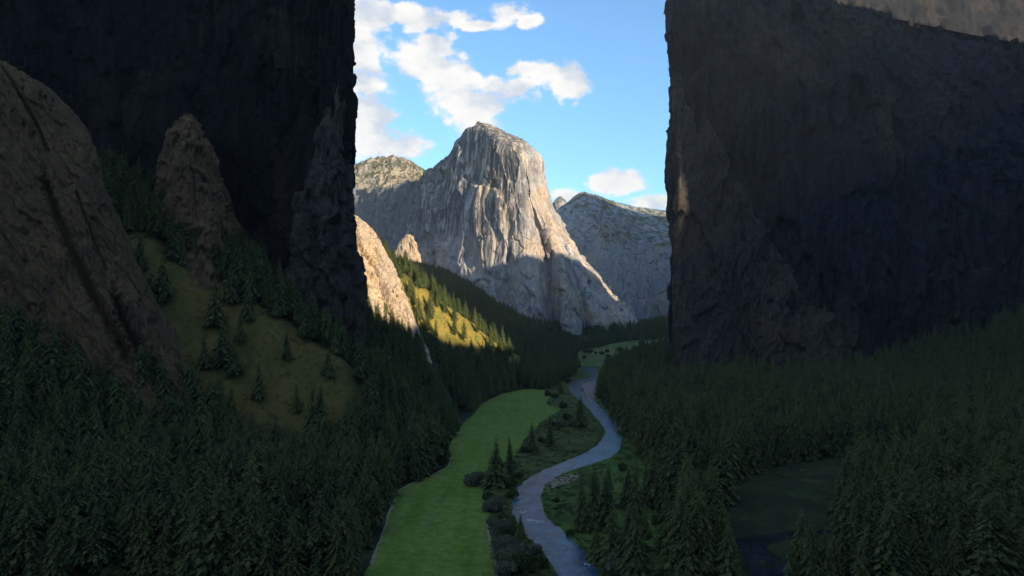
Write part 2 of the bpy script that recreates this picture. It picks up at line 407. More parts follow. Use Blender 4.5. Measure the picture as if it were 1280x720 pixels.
# --- dark right wall
G = [
 [(846,540,2000),(842,540,1800),(850,540,1725),(890,540,1690),(960,540,1670),(1050,540,1690),(1150,540,1730),(1270,540,1780),(1380,540,1800)],
 [(846,430,2010),(842,430,1810),(850,430,1735),(890,430,1705),(960,430,1690),(1050,430,1705),(1150,430,1750),(1270,430,1800),(1380,430,1820)],
 [(849,320,2020),(845,320,1815),(853,320,1745),(890,320,1725),(960,320,1720),(1050,320,1735),(1150,320,1780),(1270,320,1830),(1380,320,1850)],
 [(843,210,2030),(839,210,1820),(847,210,1755),(890,210,1735),(960,210,1735),(1050,210,1760),(1150,210,1810),(1270,210,1860),(1380,210,1880)],
 [(850,110,2040),(847,110,1830),(855,110,1765),(890,110,1745),(960,115,1750),(1050,125,1790),(1150,140,1860),(1270,165,1920),(1380,170,1940)],
 [(845,30,2050),(841,25,1840),(850,20,1775),(895,15,1755),(965,30,1770),(1050,60,1830),(1150,90,1900),(1270,105,1960),(1380,120,1980)],
 [(853,-30,2060),(849,-40,1850),(858,-50,1785),(900,-55,1770),(960,-30,1800),(1040,14,1880),(1130,36,1960),(1270,62,2020),(1380,80,2040)],
 [(850,-60,1900),(847,-70,1870),(858,-80,1810),(905,-85,1805),(964,-48,1835),(1043,10,1910),(1132,35,1985),(1271,62,2045),(1381,80,2065)],
 [(850,60,1990),(850,60,1950),(870,60,1880),(910,60,1870),(980,100,1900),(1060,130,1960),(1150,150,2040),(1270,170,2100),(1380,180,2120)],
 [(850,300,2030),(850,300,1990),(870,300,1920),(910,300,1910),(980,300,1930),(1060,300,1990),(1150,320,2070),(1270,330,2130),(1380,330,2150)],
]
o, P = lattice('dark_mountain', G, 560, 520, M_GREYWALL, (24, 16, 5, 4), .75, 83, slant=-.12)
tag(o, 'dark shaded mountain wall filling the right side of the view', 'mountain'); MOUNT['rightwall'] = P
J = [  # added ridge, fills the corner darkly where dim sky belongs
 [(880,300,3500),(960,300,3400),(1050,300,3400),(1150,300,3450),(1280,300,3500),(1420,300,3500)],
 [(890,120,3700),(960,120,3600),(1050,120,3600),(1150,120,3650),(1280,120,3700),(1420,120,3700)],
 [(900,40,3900),(960,20,3800),(1050,14,3800),(1150,18,3850),(1280,28,3900),(1420,40,3900)],
 [(905,20,4000),(960,-10,4000),(1050,-22,4000),(1150,-18,4050),(1280,-14,4100),(1420,-10,4100)],
 [(920,100,4600),(960,60,4600),(1050,60,4600),(1150,60,4650),(1280,60,4700),(1420,60,4700)],
]
o, P = lattice('sky_filler_ridge', J, 260, 160, M_DARKWALL, (24, 14, 6, 6), 1.2, 97)
tag(o, 'made up dark ridge standing in for dim sky behind the right mountain', 'ridge')
K = [
 [(840,545,1820),(848,545,1590),(880,545,1570),(930,545,1590),(975,545,1640),(1010,545,1585),(1060,545,1600),(1105,545,1640),(1140,545,1680),(1145,545,1800)],
 [(841,490,1825),(847,490,1615),(876,490,1600),(915,490,1620),(950,490,1660),(985,490,1620),(1035,490,1625),(1080,490,1660),(1122,488,1690),(1130,485,1800)],
 [(842,420,1830),(847,420,1650),(870,420,1640),(900,420,1655),(928,420,1680),(955,420,1660),(990,420,1660),(1020,420,1680),(1052,415,1700),(1060,412,1800)],
 [(842,340,1830),(847,340,1682),(865,340,1675),(886,340,1685),(906,340,1700),(924,340,1695),(945,340,1695),(962,340,1705),(980,335,1715),(985,330,1800)],
 [(843,250,1830),(847,250,1705),(860,250,1700),(874,250,1708),(887,250,1716),(898,250,1716),(910,250,1718),(920,248,1722),(930,245,1730),(934,243,1800)],
 [(843,170,1835),(847,170,1728),(854,170,1724),(861,170,1728),(868,170,1732),(874,170,1734),(880,170,1736),(886,168,1740),(892,166,1746),(894,165,1800)],
 [(844,110,1840),(846,110,1745),(848,110,1743),(850,111,1744),(852,112,1746),(854,113,1748),(856,114,1750),(858,115,1754),(860,116,1760),(860,118,1800)],
]
o, P = lattice('grey_buttress', K, 420, 420, M_DIMGREY, (20, 13, 5, 3.5), .6, 91, slant=-.3)
tag(o, 'dull grey rock buttress fanning out at the foot of the dark right mountain', 'rock buttress'); MOUNT['rightbut'] = P

# ------------------------------------------------------------------ sun, and an unseen rim whose crest is shaped to cast the valley shadows
EL = R(20.0); TE = math.tan(EL)
HX, HYV = math.cos(R(-45)), math.sin(R(-45))            # horizontal heading towards the sun: right and behind the camera
PX_, PY_ = -HYV, HX                                     # across it

def th(x, y): return x * PX_ + y * PY_, x * HX + y * HYV

def rim():
    Hc = 700.0
    keys = []
    def want(px, py, Y, extra=0):
        x, y, z = at(px, py, Y); t, h = th(x, y); keys.append((t, z + (Hc - h) * TE + extra))
    t0 = 560
    tt = np.array([-2500, -800, 300, 600, 760, 800, 900, 1000, 1130, 1250, 1400, 1520, 1580, 1700, 1900, 2150, 2300, 2420, 2600, 2900, 3200, 3800, 4600, 5200, 6500, 9000], float)
    def shz(px, py, Y):
        x, y, z = at(px, py, Y); t, h = th(x, y); return t, z + (Hc - h) * TE
    pts = [(-2500, 1100), (-800, 1100), (0, 1440), (560, 1440), (655, 1420),
           shz(462, 400, 1262), shz(515, 410, 1290), shz(505, 396, 1590), shz(560, 430, 1650), shz(620, 438, 1750), shz(655, 434, 1990)]
    pts.append((pts[-1][0] + 60, pts[-1][1] + 190))
    pts += [(1515, 1640), (1700, 1680), (1950, 1640), (2030, 1510)]
    pts += [shz(562, 338, 3230), shz(640, 331, 3085), shz(735, 331, 3300)]
    pts += [(3000, 1300), (3600, 1600), (4300, 1900), (5200, 1900), (7000, 1600), (10000, 1300)]
    pts = sorted(pts)
    print('RIM', [(round(a), round(b)) for a, b in pts])
    T = np.array([p[0] for p in pts]); Z = np.array([p[1] for p in pts])
    ts = np.linspace(-2500, 10000, 1400)
    zc = np.interp(ts, T, Z) + 10 * fbm(ts / 60, ts * 0, ts * 0, 5, 4) + 14 * np.maximum(0, fbm(ts / 14, ts * 0, ts * 0 + 3, 8, 2))
    prof = [(-330, -.02), (-300, .25), (-220, .6), (-120, .85), (-40, .97), (0, 1.0), (60, .98), (300, .8), (900, .45), (1800, -.02)]
    V = []
    for dh, f in prof:
        hh = Hc + dh + (0 if f == 1.0 else 25) * fbm(ts / 150, ts * 0 + dh, ts * 0, 4, 4)
        zz = zc * f
        V.append(np.stack([ts * PX_ + hh * HX, ts * PY_ + hh * HYV, zz], 1))
    V = np.array(V)
    me = mesh_np('shade_rim', V.reshape(-1, 3), grid_faces(len(prof), len(ts)), M_WING)
    o = link('shade_rim', me)
    tag(o, 'unseen valley rim to the right, crest shaped to cast the valley shadows', 'ridge', kind='structure')
rim()

# ------------------------------------------------------------------ layout of the valley floor (all at z = 0)
def gpoly(pts): return np.array([gp(*p) for p in pts])
river_left = [(716,840),(706,738),(698,720),(678,690),(658,667),(645,651),(641,638),(641,622),(645,612),(654,604),(672,591),(703,578),(725,569),(747,556),(756,542),(754,533),(743,520),(732,507),(720,497),(711,487),(713,481),(722,475),(738,471.5),(736,466.5),(728,461),(728,457),(738,455)]
river_right = [(790,840),(768,738),(751,720),(730,692),(707,667),(690,652),(680,640),(677,622),(679,612),(685,604),(704,592),(743,579),(766,570),(776,556),(776,542),(771,533),(762,520),(749,507),(738,497),(728,489),(727,484),(739,478),(752,472),(751,466),(745,460),(744,457.5),(752,456)]
RL, RR = smoothline(gpoly(river_left), 10), smoothline(gpoly(river_right), 10)
def jag(P, amp, seed, sc=9):
    s = np.cumsum(np.r_[0, np.hypot(*np.diff(P, axis=0).T)])
    return P + amp * np.stack([fbm(s / sc, s * 0 + 1.5, s * 0, seed, 3), fbm(s / sc, s * 0 + 7.5, s * 0, seed + 5, 3)], 1)
RL, RR = jag(RL, 2.4, 1), jag(RR, 2.4, 2)
RIVER = np.vstack([RL, RR[::-1]])
meadow_pts = [(440,840),(452,735),(463,707),(478,668),(494,622),(503,611),(535,597),(563,580),(562,566),(563,555),(575,535),(592,518),(606,503),(630,492),(658,487),(682,488),(688,495),(684,505),(700,511),(690,519),(676,528),(660,545),(649,560),(638,578),(626,592),(612,605),(604,616),(612,640),(608,655),(614,685),(622,720),(626,840)]
MEADOW = jag(smoothline(gpoly(meadow_pts), 14, True), 3.6, 4, 16)
bank_left_pts = [(626,850),(622,720),(612,685),(606,650),(602,612),(625,588),(645,560),(675,522),(690,508),(680,490),(700,478),(716,470),(722,462),(728,457)]
BANKL = np.vstack([smoothline(gpoly(bank_left_pts), 8), RL[::-1] + np.array([1.5, 0])])
bank_right_pts = [(752,456),(756,462),(762,470),(752,480),(748,492),(760,512),(778,535),(792,556),(800,572),(822,590),(842,612),(850,650),(846,700),(850,850)]
BANKR = np.vstack([RR - np.array([1.5, 0]), smoothline(gpoly(bank_right_pts), 8)[::-1]][::1]) if False else np.vstack([smoothline(gpoly(bank_right_pts), 8), RR - np.array([1.5, 0])])
far_pts = [at(*p)[:2] for p in [(718,458,2330),(722,447,2520),(725,438,2680),(745,432,2790),(790,428,2900),(860,419,3060),(862,424,2960),(810,432,2800),(785,440,2650),(768,449,2480),(766,458,2330),(745,461,2280)]]
FARM = smoothline(np.array(far_pts), 6, True)
glade_pts = [(900,665),(915,610),(960,585),(1040,572),(1120,558),(1150,562),(1120,590),(1060,610),(1040,640),(1060,690),(1000,720),(930,740)]
GLADE = jag(smoothline(gpoly(glade_pts), 14, True), 4.0, 8, 14)
creek_l = [(950,850),(940,720),(922,690),(915,675),(960,668),(1010,664),(1045,662)]
creek_r = [(1010,850),(1000,720),(975,697),(958,684),(980,676),(1015,670),(1045,666)]
CREEK = np.vstack([jag(smoothline(gpoly(creek_l), 8), 1.0, 6), jag(smoothline(gpoly(creek_r), 8), 1.0, 7)[::-1]])
VALLEY = gpoly([(400,850),(440,720),(470,650),(490,612),(545,580),(552,545),(590,505),(650,482),(700,466),(716,458),(728,454),(760,454),(775,462),(775,470),(780,500),(800,540),(830,570),(860,600),(900,590),(1040,560),(1150,552),(1160,570),(1080,620),(1100,700),(1100,850)])

# ------------------------------------------------------------------ terrain height (thin-plate spline through known ground points)
TP = [(-100,440,0),(-60,700,0),(-60,1000,0),(40,1500,0),(100,1750,0),(0,450,0),(60,450,0),(150,700,0),(150,1200,0),(200,1700,0),(250,2400,2),(700,4500,60),(330,2200,0),(850,5000,70),(250,2650,27),(436,2800,45),(673,3000,70),(640,2850,55),(197,2950,104),(474,3050,92),(740,3300,108),(330,2450,6),(480,2500,14),(620,2600,36),(1000,7000,60),(0,200,0),(100,0,0),(-100,0,0),(100,-500,0),
 (-99,443,2),(-200,500,10),(-300,600,22),(-420,500,22),(-398,560,20),(-277,640,14),(-372,620,19),(-455,640,70),
 (-150,800,36),(-196,840,100),(-245,760,44),(-346,760,96),(-274,850,152),(-373,860,210),(-474,870,264),(-200,920,86),
 (-247,1100,118),(-180,1100,80),(-120,1100,36),(-166,1300,85),(-100,1300,42),(-260,1300,165),
 (-283,1700,273),(-194,1750,216),(-101,1820,138),(0,1900,62),(-249,1600,160),(-147,1650,96),(-57,1700,62),(-133,1500,48),(0,1700,14),(-240,1480,140),
 (-258,2900,321),(-102,2300,120),(-200,2250,165),(26,2300,50),(120,2500,45),(-230,2550,245),(-215,1900,150),(-150,1950,92),(-60,2050,50),(-310,1920,225),(100,2050,10),(250,2900,60),
 (-718,3400,405),(-483,3400,388),(-66,2950,193),(167,3000,110),(513,3300,108),(1122,5000,110),(1230,5600,170),(900,5400,110),(-400,2600,315),(-410,2900,345),(-600,2200,460),(-500,1800,420),
 (449,2000,45),(560,2000,60),(300,1200,5),(400,1200,12),(420,1700,22),(250,700,0),(350,700,4),(500,700,12),(250,450,0),(400,450,12),(300,620,2),(600,1000,6),(850,1550,12),(1000,1500,40),(1000,800,30),(700,1500,6),(760,2600,110),(1000,3200,260),
 (-3000,0,800),(-3000,3000,900),(3000,0,500),(-1500,1000,600),(-1500,3000,700),(1600,3000,400),(2500,3000,600),(-3000,6000,900),(3000,7000,700),(0,6000,400),(1000,9000,160),(0,12000,300),(3000,12000,600),(-3000,12000,600),(-600,0,120),(-1500,-500,400),(800,0,80),(1500,-500,300)]
TP = np.array(TP, float)
def _tps(r2): return np.where(r2 > 0, r2 * np.log(r2 + 1e-12), 0) * .5
_X = TP[:, :2] / 1000.0
_K = _tps(((_X[:, None] - _X[None]) ** 2).sum(2)) + np.eye(len(TP)) * 2e-4
_Pm = np.c_[np.ones(len(TP)), _X]
_A = np.block([[_K, _Pm], [_Pm.T, np.zeros((3, 3))]])
_W = np.linalg.solve(_A, np.r_[TP[:, 2], 0, 0, 0])
def height(x, y):
    x = np.asarray(x, float); y = np.asarray(y, float); sh = x.shape
    q = np.c_[x.ravel(), y.ravel()] / 1000.0
    out = np.empty(len(q))
    for s in range(0, len(q), 20000):
        c = q[s:s + 20000]
        r2 = ((c[:, None] - _X[None]) ** 2).sum(2)
        out[s:s + 20000] = _tps(r2) @ _W[:-3] + _W[-3] + c @ _W[-2:]
    z = out.reshape(sh)
    z = np.maximum(z, 0) + 0.0
    rough = fbm(x / 60, y / 60, x * 0, 90, 5)
    z = z + rough * np.clip(z * .08, 0, 9)
    d = sdist(VALLEY, x, y)
    z = z * sstep(0, 70, d) - .05 * (1 - sstep(0, 10, d))
    return np.maximum(z, -.05)

# grassy (golden) slopes
GRASS_C = gpoly_c = np.array([at(*p)[:2] for p in [(470,318,1560),(505,340,1710),(545,362,1775),(594,400,1840),(656,436,1950),(655,448,1800),(592,447,1690),(545,424,1640),(515,405,1600),(495,385,1540)]])
GRASS_L = np.array([at(*p)[:2] for p in [(120,270,860),(170,280,875),(250,335,868),(350,398,858),(440,450,850),(445,500,800),(400,560,760),(300,520,750),(220,470,748),(170,380,790)]])

def build_terrain():
    def axis(a, b, n, c, tight):
        t = np.linspace(np.arcsinh((a - c) / tight), np.arcsinh((b - c) / tight), n)
        return c + tight * np.sinh(t)
    xs = axis(-7000, 7000, 520, 0, 420)
    ys = np.r_[np.linspace(-1500, 380, 40)[:-1], 380 + 700 * (np.exp(np.linspace(0, math.log(1 + 14600 / 700), 620)) - 1)]
    X, Y = np.meshgrid(xs, ys)
    Z = height(X, Y)
    me = mesh_np('ground', np.stack([X, Y, Z], 2).reshape(-1, 3), grid_faces(len(ys), len(xs)), None)
    nz = 12 * fbm(X / 40, Y / 40, X * 0, 7, 4)
    g = np.maximum(1 - sstep(-14, 16, sdist(GRASS_C, X, Y) + nz),   .42 * (1 - sstep(-8, 10, sdist(GRASS_L, X, Y) + .6 * nz)))
    at_ = me.attributes.new('grass', 'FLOAT', 'POINT'); at_.data.foreach_set('value', g.ravel().astype(np.float32))
    t = NT('forest_floor')
    a = t.n('Attribute', attribute_name='grass').outputs['Fac']
    n = t.noise(.02, 8, .65)
    n2 = t.noise(.15, 6, .65)
    soil = t.mix(t.rng(n, .35, .65), (.016, .024, .011), (.042, .048, .02))
    soil = t.mix(t.rng(n2, .58, .72), soil, (.085, .075, .05))
    gold = t.mix(t.noise(.035, 6, .6, lo=.35, hi=.65), (.28, .20, .045), (.17, .16, .035))
    gold = t.mix(t.rng(n2, .5, .66), gold, (.07, .075, .02))
    sn = t.n('SeparateXYZ', {0: t.n('NewGeometry').outputs['Normal']}).outputs[2]
    col = t.mix(a, soil, gold)
    me.materials.append(t.done(col, .95, t.bump(n2, .8, 1.2), .1))
    o = link('ground', me); o['kind'] = 'structure'
    tag(o, 'dark wooded valley ground rising into golden grassy slopes at left', 'ground')
    return o
GROUND = build_terrain()

def sheet(name, poly, z, mat, label, cat, step=None):
    """a filled polygon with its edge dropping into the ground"""
    bm = bmesh.new()
    vs = [bm.verts.new((p[0], p[1], z)) for p in poly]
    es = [bm.edges.new((vs[i], vs[(i + 1) % len(vs)])) for i in range(len(vs))]
    bmesh.ops.triangle_fill(bm, use_beauty=True, use_dissolve=False, edges=es)
    for f in bm.faces:
        f.normal_update()
        if f.normal.z < 0: f.normal_flip()
    me = bpy.data.meshes.new(name); bm.to_mesh(me); bm.free()
    me.materials.append(mat)
    o = link(name, me); tag(o, label, cat, kind='structure')
    return o

def grassmat(name, a, b, c, streaks=True, k=1.0):
    t = NT(name)
    n1 = t.noise(.012 * k, 6, .6, .4, lo=.35, hi=.65)
    col = t.mix(n1, a, b)
    if streaks:
        s = t.noise(1, 3, .5, .3, vec=t.mapped((.10, .006, 1), rot=(0, 0, R(-7))), lo=.4, hi=.62)
        col = t.mix(t.math('MULTIPLY', s, .5), col, c)
    n2 = t.noise(.12 * k, 8, .7)
    col = t.mix(t.math('MULTIPLY', t.noise(.022 * k, 7, .68, .5, lo=.54, hi=.70), .55), col, tuple(.5 * (p + q) for p, q in zip(b, (.20, .17, .07))))
    col = t.mix(t.math('MULTIPLY', t.noise(.035 * k, 7, .68, .5, vec=t.mapped((1, 1, 1), loc=(70, 20, 0)), lo=.54, hi=.68), .45), col, tuple(.6 * p for p in a))
    col = t.mix(.7, col, t.mix(t.rng(n2, .3, .7), (.6, .6, .6), (1.3, 1.3, 1.2)), 'MULTIPLY')
    n3 = t.noise(.9, 4, .6)
    return t.done(col, .95, t.bump(t.math('ADD', n3, n2), .5, .5), .1)
M_MEADOW = grassmat('meadow_grass', (.098, .185, .022), (.145, .225, .034), (.175, .225, .06))
M_SCRUB = grassmat('riverside_scrub', (.040, .060, .018), (.088, .115, .030), (.09, .10, .04), False, 2.4)
M_BANKR = grassmat('bank_grass', (.045, .080, .020), (.085, .155, .030), (.09, .10, .04), False, 1.8)
M_FARM = grassmat('far_meadow_grass', (.085, .125, .04), (.13, .16, .06), (.05, .07, .03), False, .5)
t = NT('sandy_dirt'); M_DIRT = t.done(t.mix(t.noise(.3, 6, .6, lo=.35, hi=.65), (.20, .165, .11), (.30, .25, .18)), .95)
t = NT('river_gravel'); M_GRAVEL = t.done(t.mix(t.noise(.25, 8, .7, lo=.3, hi=.7), (.16, .13, .115), (.30, .25, .22)), .9, t.bump(t.noise(1.2, 4), .6, .3))
sheet('riverbank', BANKL, .08, M_SCRUB, 'rough scrubby bank between the green meadow and the river', 'riverbank')
sheet('grassy_bank', BANKR, .085, M_BANKR, 'grassy bank with trees on the right side of the river', 'riverbank')
sheet('meadow', MEADOW, .14, M_MEADOW, 'long smooth bright green meadow left of the river', 'meadow')
def draped(name, poly, step, lift, mat, label, cat):
    lo, hi = poly.min(0), poly.max(0)
    gx, gy = np.meshgrid(np.arange(lo[0], hi[0] + step, step), np.arange(lo[1], hi[1] + step, step))
    gz = height(gx, gy) + lift
    f = grid_faces(*gx.shape); V = np.stack([gx, gy, gz], 2).reshape(-1, 3)
    c = V[f].mean(1); m = sdist(poly, c[:, 0], c[:, 1]) + 8 * fbm(c[:, 0] / 30, c[:, 1] / 30, c[:, 0] * 0, 31, 4) < 0
    f = f[m]; used, inv = np.unique(f, return_inverse=True)
    o = link(name, mesh_np(name, V[used], inv.reshape(-1, 4), mat)); tag(o, label, cat, kind='structure')
draped('far_meadow', FARM, 4.0, .6, M_FARM, 'pale green open meadow at the far end of the river', 'meadow')
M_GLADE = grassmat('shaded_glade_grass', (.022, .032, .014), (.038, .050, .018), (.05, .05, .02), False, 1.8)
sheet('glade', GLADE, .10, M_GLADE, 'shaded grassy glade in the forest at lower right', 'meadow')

def ribbon(pts, w, seed):
    P = jag(smoothline(gpoly(pts), 10), 1.2, seed, 14)
    d = np.gradient(P, axis=0); d /= np.linalg.norm(d, axis=1, keepdims=True)
    nrm = np.stack([-d[:, 1], d[:, 0]], 1)
    s = np.arange(len(P))
    ww = w * (.7 + .5 * fbm(s / 6., s * 0., s * 0., seed + 3, 3))[:, None]
    ww[0] *= .15; ww[-1] *= .15
    return np.vstack([P + nrm * ww, (P - nrm * ww)[::-1]])
sheet('forest_path', ribbon([(464,706),(478,668),(492,627),(499,614),(512,606),(530,599),(548,590),(561,581),(563,572)], 1.5, 11), .19, M_DIRT, 'narrow pale dirt path along the left edge of the green meadow', 'path')
sheet('dirt_patch', ribbon([(608,655),(613,680),(618,700),(622,722)], 1.7, 12), .195, M_DIRT, 'bare dirt strip at the lower right corner of the green meadow', 'path')
sheet('meadow_track', ribbon([(588,628),(590,645),(592,660),(598,690),(604,722)], .35, 14), .19, grassmat('worn_grass', (.11, .15, .05), (.14, .16, .06), (.1, .1, .05), False), 'faint worn foot track in the lower right of the green meadow', 'path')
sheet('mown_track', ribbon([(520,722),(527,690),(535,660),(545,635),(556,612),(566,596)], 1.1, 21), .185, grassmat('trodden_grass', (.13, .19, .05), (.16, .20, .07), (.12, .14, .05), False), 'faint pale track running up the middle of the green meadow', 'path')
sheet('gravel_bar', smoothline(gpoly([(729,487),(728,481),(736,477.5),(748,475),(751,480),(748,490),(742,500),(738,502),(733,495)]), 8, True), .24, M_GRAVEL, 'pinkish gravel bar inside the upper bend of the river', 'gravel bar')
sheet('bank_gravel', jag(smoothline(gpoly([(683,606),(690,600),(712,593),(724,595),(716,602),(700,607),(688,612)]), 6, True), 1.2, 19), .21, M_DIRT, 'small sandy patch on the grassy right bank beside the river bend', 'gravel bar')

def water(name, col, foam=None):
    t = NT(name)
    v = t.mapped((.30, .16, 1), rot=(0, 0, .3))
    n = t.noise(1, 4, .6, .4, vec=v); n2 = t.noise(.9, 3, .55)
    h = t.math('ADD', t.math('MULTIPLY', n, 1.0), t.math('MULTIPLY', n2, .35))
    ripple = t.bump(h, .55, 1.0)
    c = t.mix(t.noise(.06, 6, .65, .6, vec=t.mapped((1, .6, 1)), lo=.38, hi=.64), col, tuple(k * 2.6 for k in col)); rough = .10
    if foam is not None:
        f = None
        for (fx, fy, rr) in foam:
            dv = t.n('VectorMath', {0: t.obj(), 1: (fx, fy, .16)}, operation='DISTANCE').outputs['Value']
            m = t.rng(dv, rr * .25, rr, 1, 0); f = m if f is None else t.math('MAXIMUM', f, m)
        fn = t.noise(.42, 7, .7, .6, vec=t.mapped((1, 1.8, 1), rot=(0, 0, R(-25))))
        thr = t.math('SUBTRACT', .80, t.math('MULTIPLY', f, .27))
        fm = t.math('MULTIPLY', t.rng(t.math('SUBTRACT', fn, thr), 0, .05), t.rng(f, 0, .1))
        c = t.mix(fm, c, (.75, .78, .8)); rough = t.math('ADD', .10, t.math('MULTIPLY', fm, .6))
    return t.done(c, rough, ripple, .24, IOR=1.33)
fo = [gp(652, 640), gp(664, 650), gp(673, 652)]
M_RIVER = water('river_water', (.017, .043, .068), [(fo[0][0], fo[0][1], 9), (fo[1][0], fo[1][1], 10), (fo[2][0], fo[2][1], 11), (*gp(734, 706), 6)])
sheet('river', RIVER, .16, M_RIVER, 'blue grey river winding through the valley floor with a small white rapid', 'river')
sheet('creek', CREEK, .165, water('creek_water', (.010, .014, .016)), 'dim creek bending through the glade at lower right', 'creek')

# ------------------------------------------------------------------ vegetation meshes
def leafmat(name, a, b, tipc, k):
    t = NT(name)
    r = t.n('ObjectInfo').outputs['Random']
    c = t.mix(r, a, b)
    nn = t.noise(k, 3, .6)
    c = t.mix(t.rng(nn, .42, .62), c, tipc)
    p = t.n('BsdfDiffuse', {'Color': c, 'Roughness': .5})
    tr = t.n('BsdfTranslucent', {'Color': c})
    m = t.n('MixShader', {0: .28, 1: p.outputs[0], 2: tr.outputs[0]})
    t.t.links.new(m.outputs[0], t.out.inputs['Surface'])
    return t.m
M_NEEDLE = leafmat('conifer_needles', (.048, .086, .044), (.142, .172, .058), (.165, .195, .072), 9)
M_WILLOW = leafmat('willow_leaves', (.12, .145, .085), (.16, .18, .11), (.20, .22, .14), 4)
M_BROAD = leafmat('broadleaf', (.055, .085, .028), (.08, .11, .035), (.11, .135, .05), 4)
t = NT('bark'); M_BARK = t.done(t.mix(t.noise(14, 5, .6, vec=t.mapped((4, 4, .7)), lo=.35, hi=.65), (.045, .032, .024), (.10, .075, .055)), .95)

def conifer(seed, rad=.16, base=.10, whorls=34, dens=8, droop=.55, ragged=.3, pw=.82):
    """unit-height conifer crown made of drooping boughs with side twigs"""
    r_ = random.Random(seed); V = []; F = []
    def tri(a, b, c):
        n = len(V); V.extend([a, b, c]); F.append((n, n + 1, n + 2))
    lean = (r_.uniform(-.01, .01), r_.uniform(-.01, .01))
    for w in range(whorls):
        f = (w + r_.uniform(-.3, .3)) / whorls
        f = min(max(f, 0), .985)
        z = base + (1 - base) * f
        shape = (1 - f) ** pw * min(1, .55 + f * 5)
        L0 = rad * shape + .012
        nb = max(4, int(dens * (.5 + .5 * (1 - f))))
        a0 = r_.uniform(0, 6.28)
        for b in range(nb):
            if r_.random() < .07: continue
            a = a0 + b / nb * 6.283 + r_.uniform(-.3, .3)
            L = L0 * (1 + r_.uniform(-ragged, ragged))
            ca, sa = math.cos(a), math.sin(a)
            up = .28 * f - .05
            pts = []
            for k in range(5):
                s = k / 4
                pts.append((lean[0] * z + ca * L * s, lean[1] * z + sa * L * s, z + L * (up * s - droop * s * s) + .012 * (1 - f)))
            wd = L * .40 + .006
            for k in range(4):
                p, q = pts[k], pts[k + 1]
                s = (k + .5) / 4
                ww = wd * (1.0 - .65 * s) * r_.uniform(.75, 1.25)
                mx, my, mz = (p[0] + q[0]) / 2, (p[1] + q[1]) / 2, (p[2] + q[2]) / 2
                dz = -ww * r_.uniform(.25, .6)
                fw = r_.uniform(.3, .7) * L * .3
                tri(p, q, (mx - sa * ww + ca * fw, my + ca * ww + sa * fw, mz + dz))
                tri(q, p, (mx + sa * ww + ca * fw, my - ca * ww + sa * fw, mz + dz))
                if k < 3: tri(p, q, (mx + ca * fw * .4, my + sa * fw * .4, mz - ww * r_.uniform(.6, 1.0)))
            q = pts[-1]; tw = wd * .3
            tri((q[0] - sa * tw, q[1] + ca * tw, q[2]), (q[0] + sa * tw, q[1] - ca * tw, q[2]), (q[0] + ca * L * .22, q[1] + sa * L * .22, q[2] - L * .12))
    # leader
    for k in range(5):
        a = k * 1.257; tri((.006 * math.cos(a), .006 * math.sin(a), .94), (.006 * math.cos(a + 2), .006 * math.sin(a + 2), .94), (0, 0, 1.01))
    return mesh_np('crown', np.array(V), np.array(F), M_NEEDLE, False)

def trunk_mesh(top=.9, r=.013):
    V, F = [], []; n = 7
    hs = [(-.03, 1.5), (.0, 1.25), (.03, 1.0), (.3, .8), (.6, .5), (top, .12)]
    for h, s in hs:
        for k in range(n):
            a = k / n * 6.283; V.append((r * s * math.cos(a), r * s * math.sin(a), h))
    for i in range(len(hs) - 1):
        for k in range(n):
            F.append((i * n + k, i * n + (k + 1) % n, (i + 1) * n + (k + 1) % n, (i + 1) * n + k))
    return mesh_np('trunk', np.array(V), np.array(F), M_BARK)

CROWNS = [conifer(1, .185, .05, 40, 9), conifer(2, .155, .08, 42, 8, .6), conifer(3, .205, .04, 38, 10, .5, .35), conifer(4, .150, .22, 34, 8, .45, .5, .5), conifer(5, .235, .05, 36, 10, .45, .35)]
TRUNK = trunk_mesh()

def bush_mesh(seed, mat, n=900, squash=.8):
    r_ = random.Random(seed); V, F = [], []
    lob = [(r_.uniform(-.55, .55), r_.uniform(-.55, .55), r_.uniform(.25, .62), r_.uniform(.28, .5)) for _ in range(9)]
    for i in range(n):
        lx, ly, lz, lr = r_.choice(lob)
        a, b = r_.uniform(0, 6.283), math.asin(r_.uniform(-.5, 1))
        rr = lr * r_.uniform(.75, 1.08)
        p = Vector((lx + rr * math.cos(a) * math.cos(b), ly + rr * math.sin(a) * math.cos(b), max(.02, (lz + rr * math.sin(b)) * squash)))
        nrm = Vector((math.cos(a) * math.cos(b), math.sin(a) * math.cos(b), math.sin(b))) + Vector((r_.uniform(-.7, .7), r_.uniform(-.7, .7), r_.uniform(-.4, .7)))
        nrm.normalize(); u = nrm.orthogonal().normalized(); v = nrm.cross(u); an = r_.uniform(0, 3); s = r_.uniform(.05, .11)
        u2 = (u * math.cos(an) + v * math.sin(an)) * s; v2 = (v * math.cos(an) - u * math.sin(an)) * s * .7
        k = len(V); V += [p - u2, p + v2, p + u2, p - v2]; F.append((k, k + 1, k + 2, k + 3))
    return mesh_np('foliage', np.array([tuple(v) for v in V]), np.array(F), mat, False)
WILLOWS = [bush_mesh(s, M_WILLOW) for s in (1, 2, 3)]
BROADS = [bush_mesh(s, M_BROAD) for s in (11, 12, 13)]
